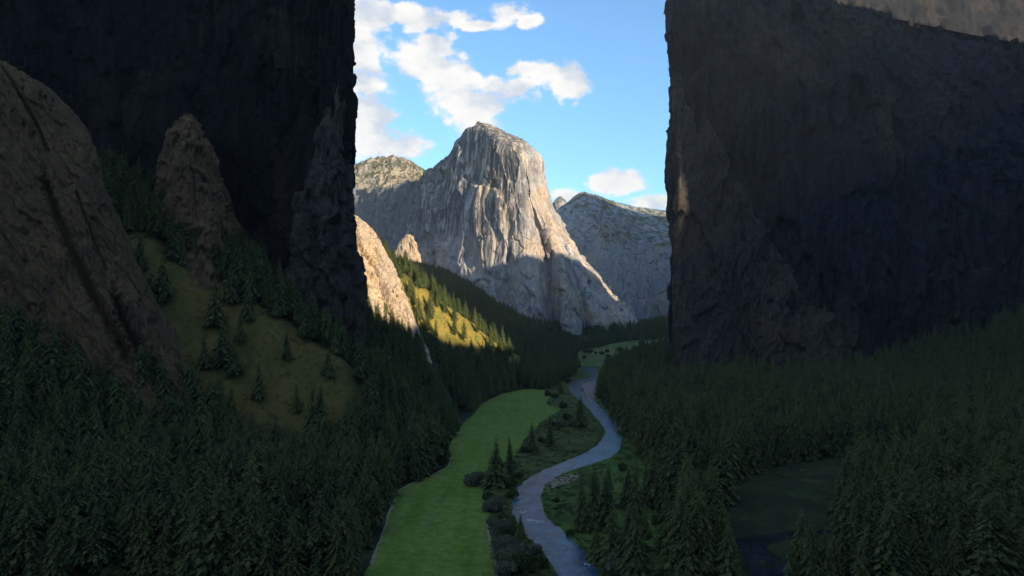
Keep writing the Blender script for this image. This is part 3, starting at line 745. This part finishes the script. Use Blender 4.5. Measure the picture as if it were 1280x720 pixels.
def bush_stem(seed):
    r_ = random.Random(seed); V, F = [], []; n = 5
    for b in range(4):
        a = b * 1.57 + r_.uniform(-.4, .4); tx, ty = .35 * math.cos(a), .35 * math.sin(a)
        k0 = len(V)
        for h, s, q in ((-.05, .035, .0), (.25, .025, .45), (.55, .01, 1.)):
            for k in range(n):
                c = k / n * 6.283; V.append((tx * q + s * math.cos(c), ty * q + s * math.sin(c), h))
        for i in range(2):
            for k in range(n): F.append((k0 + i * n + k, k0 + i * n + (k + 1) % n, k0 + (i + 1) * n + (k + 1) % n, k0 + (i + 1) * n + k))
    return mesh_np('stems', np.array(V), np.array(F), M_BARK)
STEMS = bush_stem(3)

def make_thing(name, parts):
    root = bpy.data.objects.new(name, None); COL.objects.link(root)
    root.empty_display_size = .2
    for pn, me in parts: link(pn, me, root)
    return root
def dup(root, name=None):
    r = root.copy(); COL.objects.link(r)
    for ch in root.children:
        c = ch.copy(); c.parent = r; COL.objects.link(c)
    return r
TREE_PROTO = [None] * len(CROWNS); FIRST = [True] * len(CROWNS)
def tree(x, y, z, h, var, label, group, wide=1.0):
    if TREE_PROTO[var] is None:
        r = TREE_PROTO[var] = make_thing('conifer_tree', [('trunk', TRUNK), ('crown', CROWNS[var])])
    else:
        r = dup(TREE_PROTO[var])
    r.location = (x, y, z); r.scale = (h * wide, h * wide, h); r.rotation_euler = (random.uniform(-.025, .025), random.uniform(-.025, .025), random.uniform(0, 6.28))
    tag(r, label, 'tree', group)
    return r
BUSH_PROTO = {}
def bush(x, y, z, s, kind, var, label, group):
    key = (kind, var)
    if key not in BUSH_PROTO:
        r = BUSH_PROTO[key] = make_thing('willow_bush' if kind == 'w' else 'leafy_bush', [('stems', STEMS), ('foliage', (WILLOWS if kind == 'w' else BROADS)[var])])
    else:
        r = dup(BUSH_PROTO[key])
    r.location = (x, y, z); r.scale = (s, s, s * random.uniform(1.35, 1.8)); r.rotation_euler = (0, 0, random.uniform(0, 6.28))
    tag(r, label, 'bush', group)
    return r

# ------------------------------------------------------------------ single trees by the river and meadow
# foot pixel, height in pixels, crown variety, spread
LONE = [
 (619,609,62,2,1.15,'tallest bushy conifer between the meadow and the river'),
 (638,592,48,1,1.0,'slim conifer just right of the bushy one at the meadow edge'),
 (665,565,38,0,1.0,'lone pointed conifer on the bank right of the meadow, left of the slender one'),
 (688,558,41,1,.9,'slender tall conifer on the bank above the river bend'),
 (725,534,43,4,.95,'broad dark conifer at the water edge inside the upper river bend'),
 (697,538,19,0,1.2,'short conifer between the slender and the broad dark tree on the left bank'),
 (651,679,38,2,1.0,'small conifer beside the white rapid on the left bank'),
 (729,664,70,1,1.15,'leftmost tall conifer of the clump on the right bank'),
 (743,652,70,3,1.0,'tall thin conifer in the middle of the clump on the right bank'),
 (757,662,72,0,1.1,'rightmost tall conifer of the clump on the right bank'),
 (785,636,56,2,1.0,'single conifer on the green strip behind the right bank clump'),
 (809,633,52,4,.8,'bushy conifer at the right end of the green strip'),
 (764,712,74,3,1.15,'low dark conifer at the bottom of the right bank'),
 (745,700,50,0,1.2,'shorter conifer in front of the right bank clump'),
 (692,481,24,4,.9,'round topped pale conifer at the far end of the green meadow'),
 (701,492,20,2,1.1,'dark conifer beside the round topped one at the far meadow end'),
]
count = 0
PLACED = []
for px, py, hp, var, wd, lab in LONE:
    x, y = gp(px, py); h = hp * y / FPX
    tree(x, y, 0, h, var, lab, None, wd); PLACED.append((x, y)); count += 1

# trees on the sunlit grassy ridge
for i in range(62):
    s = random.random()
    cr = [(470,338,1640),(510,352,1710),(548,372,1765),(592,405,1825),(645,436,1915),(690,440,2150)]
    k = s * 5; j = min(int(k), 4); f = k - j
    q = [cr[j][a] * (1 - f) + cr[j + 1][a] * f for a in range(3)]
    x, y, _ = at(q[0] + random.uniform(-6, 6), q[1], q[2] + (random.uniform(-30, 25) if random.random() < .75 else random.uniform(-130, -20)))
    z = float(height(np.array([x]), np.array([y]))[0])
    tree(x, y, z - .5, random.uniform(38, 56), random.randrange(5), 'sunlit conifer on the golden grassy ridge below the monolith', 'sunlit conifers along the grassy ridge', random.uniform(.85, 1.1)); PLACED.append((x, y)); count += 1
# trees along the dim grassy slope at left
for i in range(40):
    s = (i + random.uniform(-.4, .4)) / 40
    cr = [(135,282,862),(250,340,866),(350,400,856),(440,452,846)]
    k = min(max(s, 0), .999) * 3; j = int(k); f = k - j
    q = [cr[j][a] * (1 - f) + cr[j + 1][a] * f for a in range(3)]
    x, y, _ = at(q[0], q[1], q[2] + (random.uniform(-10, 25) if random.random() < .45 else random.uniform(-95, -10)))
    z = float(height(np.array([x]), np.array([y]))[0])
    tree(x, y, z - .5, random.uniform(34, 56), random.randrange(5), 'dim conifer on the grassy slope right of the brown slab', 'conifers along the dim grassy slope at left', random.uniform(.85, 1.1)); PLACED.append((x, y)); count += 1

# ------------------------------------------------------------------ riverside bushes
BL = [(594,606,1.5,'w'),(612,626,1.1,'b'),(618,639,1.4,'w'),(626,667,1.3,'w'),(637,684,1.3,'w'),(650,703,1.7,'w'),(632,703,1.4,'w'),(660,697,1.1,'w'),(641,667,1.0,'b'),(628,652,1.0,'b'),(633,610,1.1,'b'),(640,622,1.2,'b'),(614,655,1.0,'w'),(645,716,1.6,'b'),(666,712,1.2,'b'),(630,719,1.3,'w'),
      (685,495,1.5,'b'),(692,497,1.4,'b'),(704,510,1.6,'b'),(709,525,1.3,'b'),(716,531,1.3,'w'),(704,534,1.2,'w'),(674,552,1.0,'b'),(679,554,1.0,'b'),(680,484,1.4,'w'),(710,478,1.6,'b'),(655,566,.9,'b'),(690,533,1.,'b'),(626,585,1.2,'b'),(645,598,1.0,'b')]
for i, (px, py, s, k) in enumerate(BL):
    x, y = gp(px, py)
    for q in range(3 if s > 1.05 else 2):
        xx, yy = x + random.uniform(-4, 4) * (q > 0), y + random.uniform(-6, 6) * (q > 0)
        if inside(RIVER, np.array([xx]), np.array([yy]))[0]: continue
        bush(xx, yy, 0, s * random.uniform(4.2, 6.6), k, random.randrange(3),
             'rounded grey green willow bush between the meadow and the river' if k == 'w' else 'dark green leafy bush on the left river bank', 'bushes on the left river bank')
for px, py, s in [(683,655,.8),(690,664,.9),(697,672,.9),(706,680,1.0),(716,692,1.0),(676,612,.7),(694,628,.7),(770,719,2.0),(790,718,1.7),(725,702,1.1),(735,716,1.3),(712,668,.9),(778,588,1.2),(768,520,1.4),(758,505,1.4),(783,545,1.3),(752,490,1.2),(820,655,1.4),(800,690,1.4),(835,690,1.7),(775,680,1.2)]:
    x, y = gp(px, py)
    for q in range(2):
        xx, yy = x + random.uniform(0, 4) * q, y + random.uniform(-3, 5) * q
        if sdist(RIVER, np.array([xx]), np.array([yy]))[0] < 1.2: continue
        bush(xx, yy, 0, s * random.uniform(3.4, 5.4), 'w' if py > 714 else 'b', random.randrange(3),
             'leafy bush on the grassy right bank of the river' if py <= 714 else 'pale rounded bush at the bottom edge of the right bank', 'bushes on the right river bank')
for px, py, yy in [(733,440,2650),(738,439,2660),(744,440,2650),(752,441,2640),(758,438,2690),(730,449,2500),(760,446,2540),(775,437,2700),(800,430,2840)]:
    x, y = at(px, py, yy)[:2]
    bush(x, y, float(height(np.array([x]), np.array([y]))[0]), random.uniform(8, 15), 'b', random.randrange(3), 'dark bush in the pale far meadow', 'bushes in the far meadow')

# ------------------------------------------------------------------ the forest: nearest trees single, the rest as masses
dg = bpy.context.evaluated_depsgraph_get()
def bvh_of(names):
    vs, fs = [], []
    for nm in names:
        me = bpy.data.objects[nm].data
        co = np.empty(len(me.vertices) * 3, np.float32); me.vertices.foreach_get('co', co); co = co.reshape(-1, 3)
        vi = np.empty(len(me.loops), np.int32); me.loops.foreach_get('vertex_index', vi); vi = vi.reshape(-1, 4)
        b = len(vs); vs.extend(map(tuple, co)); fs.extend(map(tuple, vi + b))
    return BVHTree.FromPolygons(vs, fs)
BV = bvh_of(['ground', 'dark_cliff', 'brown_slab', 'sunlit_slab', 'dark_mountain', 'grey_buttress', 'granite_monolith'])
CAMV = Vector((0, 0, CAM_Z))
def seen(x, y, z):
    d = Vector((x, y, z)) - CAMV; L = d.length
    return BV.ray_cast(CAMV, d / L, L - 3)[0] is None
def candidates(y0, y1, step, keep):
    out = []
    ys = np.arange(y0, y1, step)
    for yy in ys:
        hw = yy * .78 + 60
        n = int(2 * hw / step)
        out.append(np.c_[-hw + (np.arange(n) + rng.uniform(-.45, .45, n)) * step, yy + rng.uniform(-.45, .45, n) * step])
    P = np.vstack(out)
    return P[rng.random(len(P)) < keep]
C = np.vstack([candidates(424, 1000, 10.5, .93), candidates(1000, 2000, 12, .92), candidates(2000, 3400, 15, .92), candidates(3400, 6200, 26, .95)])
x, y = C[:, 0], C[:, 1]
ok = np.ones(len(C), bool)
ok &= sdist(MEADOW, x, y) > 5.5
ok &= sdist(RIVER, x, y) > 5
ok &= sdist(BANKL, x, y) > -1
dr = sdist(BANKR, x, y)
ok &= (dr > 0) | ((rng.random(len(C)) < .16) & (y < 640) & (x > 60))
ok &= sdist(FARM, x, y) > 0
ok &= sdist(GLADE, x, y) > 2
ok &= (sdist(GRASS_C, x, y) > 4) | (rng.random(len(C)) < .03)
ok &= (sdist(GRASS_L, x, y) > 3) | (rng.random(len(C)) < .03)
ok &= fbm(x / 70, y / 70, x * 0, 66, 3) > -.34
C = C[ok]
z = height(C[:, 0], C[:, 1])
# leave steep rock and the far high ground thinner
hh = (20 + 40 * rng.beta(2.2, 1.6, len(C))) * np.where(C[:, 1] > 1900, .75, 1.0) * np.where(rng.random(len(C)) < .12, .6, 1)
hh = np.where((C[:, 1] < 1100) & (C[:, 0] > 60) & (C[:, 0] < .26 * C[:, 1]), hh * 1.22, hh)
edge = np.minimum(sdist(MEADOW, C[:, 0], C[:, 1]), sdist(BANKR, C[:, 0], C[:, 1]))
hh = np.where(edge < 12, hh * .9, hh)
var = rng.integers(0, 5, len(C))
vis = np.array([seen(C[i, 0], C[i, 1], z[i] + hh[i] * .8) for i in range(len(C))])
pxs = C[:, 0] / C[:, 1] * FPX + CX; pyt = HY + (CAM_Z - z - hh) / C[:, 1] * FPX
inframe = vis & (pxs > -10) & (pxs < 1290) & (pyt < 705) & (C[:, 1] > 300)
order = np.argsort(-(hh / C[:, 1]) * inframe)
NIND = 296 - count
single = np.zeros(len(C), bool); single[order[:NIND]] = True
def flabel(px, py):
    if px < 438: return 'dark conifer in the shaded forest below the brown slab', 'conifers of the lower left forest'
    if px < 640: return 'dark conifer in the forest along the left edge of the green meadow', 'conifers of the forest left of the meadow'
    if px < 860: return 'dark conifer in the dense forest on the right side of the river', 'conifers of the forest right of the river'
    return 'dark conifer in the forest around the dim glade at lower right', 'conifers of the lower right forest'
for i in np.where(single)[0]:
    lab, grp = flabel(pxs[i], pyt[i])
    tree(C[i, 0], C[i, 1], z[i] - .3, hh[i], int(var[i]), lab, grp, random.uniform(.9, 1.15))

# masses by geometry nodes: instances of the five crowns on points
def scatter_group():
    g = bpy.data.node_groups.new('tree_scatter', 'GeometryNodeTree')
    g.interface.new_socket('Geometry', in_out='INPUT', socket_type='NodeSocketGeometry')
    g.interface.new_socket('Geometry', in_out='OUTPUT', socket_type='NodeSocketGeometry')
    N = g.nodes.new; Lk = g.links.new
    i = N('NodeGroupInput'); o = N('NodeGroupOutput')
    j = N('GeometryNodeJoinGeometry')
    for p in TREE_PROTO + [BUSH_PROTO[k] for k in sorted(BUSH_PROTO) if k[0] == 'b'][:1]:
        oi = N('GeometryNodeObjectInfo'); oi.transform_space = 'ORIGINAL'; oi.inputs['As Instance'].default_value = True
        oi.inputs['Object'].default_value = [c for c in p.children if c.name.startswith(('crown', 'foliage'))][0]
        Lk(oi.outputs['Geometry'], j.inputs[0])
    m = N('GeometryNodeMeshToPoints'); Lk(i.outputs[0], m.inputs[0])
    ip = N('GeometryNodeInstanceOnPoints'); ip.inputs['Pick Instance'].default_value = True
    Lk(m.outputs[0], ip.inputs['Points']); Lk(j.outputs[0], ip.inputs['Instance'])
    def attr(nm, ty):
        a = N('GeometryNodeInputNamedAttribute'); a.data_type = ty; a.inputs['Name'].default_value = nm; return a.outputs[0]
    Lk(attr('var', 'INT'), ip.inputs['Instance Index'])
    Lk(attr('rot', 'FLOAT_VECTOR'), ip.inputs['Rotation'])
    Lk(attr('scl', 'FLOAT_VECTOR'), ip.inputs['Scale'])
    Lk(ip.outputs[0], o.inputs[0])
    return g
for v in range(5):
    if TREE_PROTO[v] is None: raise RuntimeError('variant unused')
SG = scatter_group()
BROAD_INDEX = 5        # the join lists its last input first, so indices run backwards (see mass)

def mass(name, P, H, V, label, cat):
    n = len(P)
    me = bpy.data.meshes.new(name); me.vertices.add(n); me.vertices.foreach_set('co', np.asarray(P, np.float32).ravel())
    a = me.attributes.new('var', 'INT', 'POINT'); a.data.foreach_set('value', (5 - np.asarray(V)).astype(np.int32))
    r = np.zeros((n, 3), np.float32); r[:, 2] = rng.uniform(0, 6.28, n); r[:, :2] = rng.uniform(-.03, .03, (n, 2))
    a = me.attributes.new('rot', 'FLOAT_VECTOR', 'POINT'); a.data.foreach_set('vector', r.ravel())
    w = rng.uniform(.85, 1.15, n)
    s = np.stack([H * w, H * w, H], 1).astype(np.float32)
    a = me.attributes.new('scl', 'FLOAT_VECTOR', 'POINT'); a.data.foreach_set('vector', s.ravel())
    o = link(name, me); md = o.modifiers.new('scatter', 'NODES'); md.node_group = SG
    tag(o, label, cat, kind='stuff'); return o
rest = ~single & (vis | (C[:, 1] < 700))
near = rest
P3 = np.c_[C, z - .4]
und = near & (rng.random(len(C)) < .09)
var[und] = BROAD_INDEX; hh[und] = rng.uniform(5, 9.5, int(und.sum()))
mass('conifer_forest', P3[near], hh[near], var[near], 'dense dark conifer forest covering the valley sides', 'forest')
print('trees', len(C), 'single', NIND, 'mass', int(near.sum()))

# scattered trees on the rocky heights
def on_surface(P, n, nzmin, seed, keep=None, hmin=10, hmax=20):
    N = normals(P); N = N * np.sign(N[..., 2:3] + 1e-9) if False else N
    nz = np.abs(N[..., 2]).ravel(); pts = P.reshape(-1, 3)
    r = np.random.default_rng(seed)
    m = (nz > nzmin)
    dens = fbm(pts[:, 0] / 140, pts[:, 1] / 140, pts[:, 2] / 140, seed, 4)
    m &= dens > -.1
    if keep is not None: m &= keep(pts)
    idx = np.where(m)[0]
    idx = r.choice(idx, min(n, len(idx)), replace=False) if len(idx) else idx
    return pts[idx], r.uniform(hmin, hmax, len(idx)), r.integers(0, 5, len(idx))
sets = [on_surface(MOUNT['hill'], 1500, .30, 5, None, 9, 18),
        on_surface(MOUNT['wing'], 500, .45, 6, None, 9, 17),
        on_surface(MOUNT['dome'], 4500, .35, 7, lambda p: (p[:, 2] > 700) & (p[:, 0] > 690), 6, 12),
        on_surface(MOUNT['elcap'], 60, .5, 8, lambda p: p[:, 2] > 800, 5, 9),
        on_surface(MOUNT['slab'], 70, .42, 9, None, 5, 12),
        on_surface(MOUNT['leftslab'], 40, .42, 10, None, 4, 9),
        on_surface(MOUNT['rightwall'], 250, .6, 11, lambda p: p[:, 2] > 830, 9, 18)]
mass('cliff_trees', np.vstack([s[0] for s in sets]) - np.array([0, 0, 1.0]), np.concatenate([s[1] for s in sets]), np.concatenate([s[2] for s in sets]),
     'scattered small trees on the rocky hills and ledges', 'trees')

# low scrub on the banks (uncountable): clumps of leaves in one mesh
def scrub(name, polys, n, label, slope=False):
    bx = BROADS[0]; wx = WILLOWS[1]
    V, F, MI = [], [], []
    r = np.random.default_rng(12)
    def raw(me):
        co = np.empty(len(me.vertices) * 3, np.float32); me.vertices.foreach_get('co', co)
        vi = np.empty(len(me.loops), np.int32); me.loops.foreach_get('vertex_index', vi)
        return co.reshape(-1, 3), vi.reshape(-1, 4)
    src = [raw(bx), raw(wx)]
    off = 0
    for poly, cnt in polys:
        lo, hi = poly.min(0), np.minimum(poly.max(0), [900, 2300])
        got = 0
        for _ in range(60):
            if got >= cnt: break
            c = np.c_[r.uniform(lo[0], hi[0], 4000), 1 / r.uniform(1 / hi[1], 1 / max(lo[1], 400), 4000)]
            m = inside(poly, c[:, 0], c[:, 1]) & (sdist(RIVER, c[:, 0], c[:, 1]) > .6) & (fbm(c[:, 0] / 14, c[:, 1] / 14, c[:, 0] * 0, 3, 3) > np.where(sdist(RIVER, c[:, 0], c[:, 1]) < 5, -.35, .02)) & (sdist(MEADOW, c[:, 0], c[:, 1]) > .3)
            cm = c[m][:cnt - got]; hz = height(cm[:, 0], cm[:, 1]) if slope else np.full(len(cm), .05)
            for p, zz in zip(cm, hz):
                k = 0 if r.random() < .75 else 1
                co, vi = src[k]
                sel = r.choice(len(vi), 170, replace=False)
                s = r.uniform(.9, 3.2); a = r.uniform(0, 6.28)
                q = co[vi[sel]].reshape(-1, 3) 
                q = np.c_[(q[:, 0] * math.cos(a) - q[:, 1] * math.sin(a)) * s, (q[:, 0] * math.sin(a) + q[:, 1] * math.cos(a)) * s, q[:, 2] * s * .7]
                q = q * np.array([1, 1, 1]) + np.array([p[0], p[1], zz])
                V.append(q); F.append(np.arange(len(q)).reshape(-1, 4) + off); off += len(q); MI += [k] * len(sel)
                got += 1
    me = mesh_np(name, np.vstack(V), np.vstack(F), M_BROAD, False); me.materials.append(M_WILLOW)
    me.polygons.foreach_set('material_index', np.array(MI, np.int32)); me.update()
    o = link(name, me); tag(o, label, 'scrub', kind='stuff')
scrub('bank_scrub', [(BANKL, 1900), (BANKR, 1500), (GLADE, 160)], 0, 'low tangled scrub covering both river banks')
scrub('slope_scrub', [(GRASS_C, 500), (GRASS_L, 420)], 0, 'low brush dotting the golden grassy slopes', True)

# pale boulders
def boulder(px, py, s, seed, label):
    bm = bmesh.new(); bmesh.ops.create_icosphere(bm, subdivisions=3, radius=1)
    r = random.Random(seed); k = [Vector((r.uniform(-1, 1), r.uniform(-1, 1), r.uniform(-1, 1))).normalized() for _ in range(12)]
    for v in bm.verts:
        for d in k:
            e = v.co.dot(d)
            if e > .72: v.co -= d * (e - .72)
        v.co.x *= s * 1.3; v.co.y *= s; v.co.z = v.co.z * s * .7 + s * .35
    me = bpy.data.meshes.new('boulder'); bm.to_mesh(me); bm.free(); me.materials.append(M_BOULDER)
    o = link('boulder', me); x, y = gp(px, py) if py > 445 else at(px, py, 2640)[:2]; o.location = (x, y, float(height(np.array([x]), np.array([y]))[0]) + .05); tag(o, label, 'boulder')
t = NT('boulder_rock'); M_BOULDER = t.done(t.mix(t.noise(.8, 6, .6, lo=.35, hi=.65), (.32, .31, .30), (.50, .48, .45)), .9, t.bump(t.noise(3, 5), .5, .2))
boulder(570, 543, 2.6, 1, 'pale boulder at the left forest edge of the green meadow')
boulder(764, 616, 1.6, 2, 'pale boulder on the grass behind the right bank tree clump')
boulder(769, 529, 1.5, 3, 'pale low rock at the water edge of the upper right bank')
boulder(741, 440, 5.0, 4, 'pale rock among bushes in the far meadow')
boulder(733, 706, 1.0, 5, 'small pale rock in the river near the bottom of the view')

# ------------------------------------------------------------------ sky with clouds
W = bpy.data.worlds.new('World'); S.world = W; W.use_nodes = True
nt = W.node_tree; nt.nodes.clear()
def wn(typ, ins=None, **kw):
    d = nt.nodes.new('ShaderNode' + typ)
    for k, v in kw.items(): setattr(d, k, v)
    for k, v in (ins or {}).items():
        if isinstance(v, bpy.types.NodeSocket): nt.links.new(v, d.inputs[k])
        else: d.inputs[k].default_value = v
    return d
def wm(op, a, b=0., c=None):
    i = {0: a, 1: b}
    if c is not None: i[2] = c
    return wn('Math', i, operation=op).outputs[0]
def wr(v, a, b, c=0., d=1., sm=True): return wn('MapRange', {'Value': v, 'From Min': a, 'From Max': b, 'To Min': c, 'To Max': d}, interpolation_type='SMOOTHSTEP' if sm else 'LINEAR').outputs[0]
def wmix(f, a, b, mode='MIX'):
    d = wn('Mix', data_type='RGBA', blend_type=mode)
    for i, v in ((0, f), (6, a), (7, b)):
        if isinstance(v, bpy.types.NodeSocket): nt.links.new(v, d.inputs[i])
        else: d.inputs[i].default_value = v if i == 0 else (*v, 1)
    return d.outputs[2]
sky = wn('TexSky', sky_type='NISHITA', sun_disc=False, sun_elevation=EL, sun_rotation=math.atan2(HX, HYV), altitude=1200, air_density=1.0, dust_density=.6, ozone_density=1.5)
dirn = wn('TexCoord').outputs['Generated']
sx = wn('SeparateXYZ', {0: dirn})
X_, Y_, Z_ = sx.outputs
def blob(px, py, rx, ry):
    v = Vector((px - CX, FPX, HY - py)); L = v.length; v.normalize()
    dx = wm('MULTIPLY', wm('SUBTRACT', X_, v.x), L / (rx * 1.13)); dz = wm('MULTIPLY', wm('SUBTRACT', Z_, v.z), L / (ry * 1.13))
    return wm('SUBTRACT', 1., wm('SQRT', wm('ADD', wm('MULTIPLY', dx, dx), wm('MULTIPLY', dz, dz))))
CL = [(463,20,36,18),(452,85,42,50),(452,145,50,45),(472,178,50,24),(515,182,32,20),(524,24,40,15),(560,22,30,10),(634,18,24,15),(658,27,18,8),(600,32,40,6),
      (535,80,46,30),(560,106,50,36),(590,132,46,30),(648,112,30,18),(620,108,30,12),(656,87,26,9),(714,98,21,22),(690,88,20,7),(768,228,30,14),(710,246,20,9),(832,252,40,9),(545,60,30,20),
      (300,90,90,30),(160,40,110,30),(950,200,60,18),(1080,120,80,24)]
bl = None
for c in CL:
    b = blob(*c); bl = b if bl is None else wm('MAXIMUM', bl, b)
front = wr(Y_, .1, .3)
vn = wn('Mapping', {'Vector': dirn, 'Scale': (1, 1, 1.5)}).outputs[0]
def cn(scale, vec, det=9, rough=.58, dist=.15): return wn('TexNoise', {'Vector': vec, 'Scale': scale, 'Detail': det, 'Roughness': rough, 'Distortion': dist}).outputs[0]
n1 = cn(14, vn); 
other = wr(cn(3.2, vn, 6), .40, .62, -1., .9, False)     # clouds over the rest of the sky
cov = wm('ADD', wm('MULTIPLY', wm('MAXIMUM', bl, -1.), front), wm('MULTIPLY', other, wm('SUBTRACT', 1., front)))
cov = wm('ADD', cov, .03)
dens = wm('ADD', cov, wm('ADD', wm('MULTIPLY', wm('SUBTRACT', n1, .5), 2.7), wm('MULTIPLY', wm('SUBTRACT', cn(48, vn, 8, .62), .5), 1.5)))
fac = wr(dens, -.02, .52)
v2 = wn('Mapping', {'Vector': vn, 'Location': (-.022, 0, -.028)}).outputs[0]
n1b = cn(14, v2, 7)
lit = wr(wm('SUBTRACT', n1, n1b), -.16, .12)
core = wr(dens, .35, 1.4)
CB = .335
ccol = wmix(lit, (5.6 * CB, 6.2 * CB, 7.0 * CB), (9.6 * CB, 9.2 * CB, 8.6 * CB))
ccol = wmix(wm('MULTIPLY', core, .35), ccol, (6.6 * CB, 6.9 * CB, 7.4 * CB))
skyc = wmix(1.0, sky.outputs[0], (.45, .71, .83), 'MULTIPLY')
full = wmix(wm('MULTIPLY', fac, .96), skyc, ccol)
bg = wn('Background', {'Color': full, 'Strength': .15})
ow = wn('OutputWorld'); nt.links.new(bg.outputs[0], ow.inputs['Surface'])

# ------------------------------------------------------------------ air
bm = bmesh.new(); bmesh.ops.create_cube(bm, size=1)
for v in bm.verts: v.co = ((v.co.x) * 24000, 6500 + v.co.y * 18400, 1500 + v.co.z * 3040)
me = bpy.data.meshes.new('haze'); bm.to_mesh(me); bm.free()
hm = bpy.data.materials.new('haze_air'); hm.use_nodes = True; hn = hm.node_tree; hn.nodes.clear()
ho = hn.nodes.new('ShaderNodeOutputMaterial'); hp = hn.nodes.new('ShaderNodeVolumePrincipled')
hp.inputs['Color'].default_value = (.88, .93, 1, 1); hp.inputs['Density'].default_value = 1.7e-5; hp.inputs['Anisotropy'].default_value = .0
hn.links.new(hp.outputs[0], ho.inputs['Volume']); me.materials.append(hm)
o = link('haze', me); tag(o, 'thin pale blue air softening the far end of the valley', 'haze', kind='stuff')

# ------------------------------------------------------------------ sun
sl = bpy.data.lights.new('sun', 'SUN'); sl.energy = 3.9; sl.angle = R(.6); sl.color = (1.0, .82, .60)
so = bpy.data.objects.new('sun', sl); COL.objects.link(so)
so.rotation_euler = Vector((HX * math.cos(EL), HYV * math.cos(EL), math.sin(EL))).to_track_quat('Z', 'Y').to_euler()
so.location = (0, 0, 3000)

# ------------------------------------------------------------------ camera and output
cam = bpy.data.cameras.new('camera'); co = bpy.data.objects.new('camera', cam); COL.objects.link(co)
co.location = (0, 0, CAM_Z); co.rotation_euler = (R(90), 0, 0)
cam.sensor_width = 36; cam.lens = 36 * FPX / 1280; cam.shift_y = (HY - 360) / 1280
cam.clip_start = 1; cam.clip_end = 60000
S.camera = co
S.render.engine = 'CYCLES'
S.cycles.use_denoising = True
S.cycles.max_bounces = 5; S.cycles.diffuse_bounces = 3; S.cycles.transparent_max_bounces = 4
S.view_settings.view_transform = 'Standard'; S.view_settings.look = 'None'; S.view_settings.gamma = 1; S.view_settings.exposure = 1.2
S.view_settings.use_curve_mapping = False
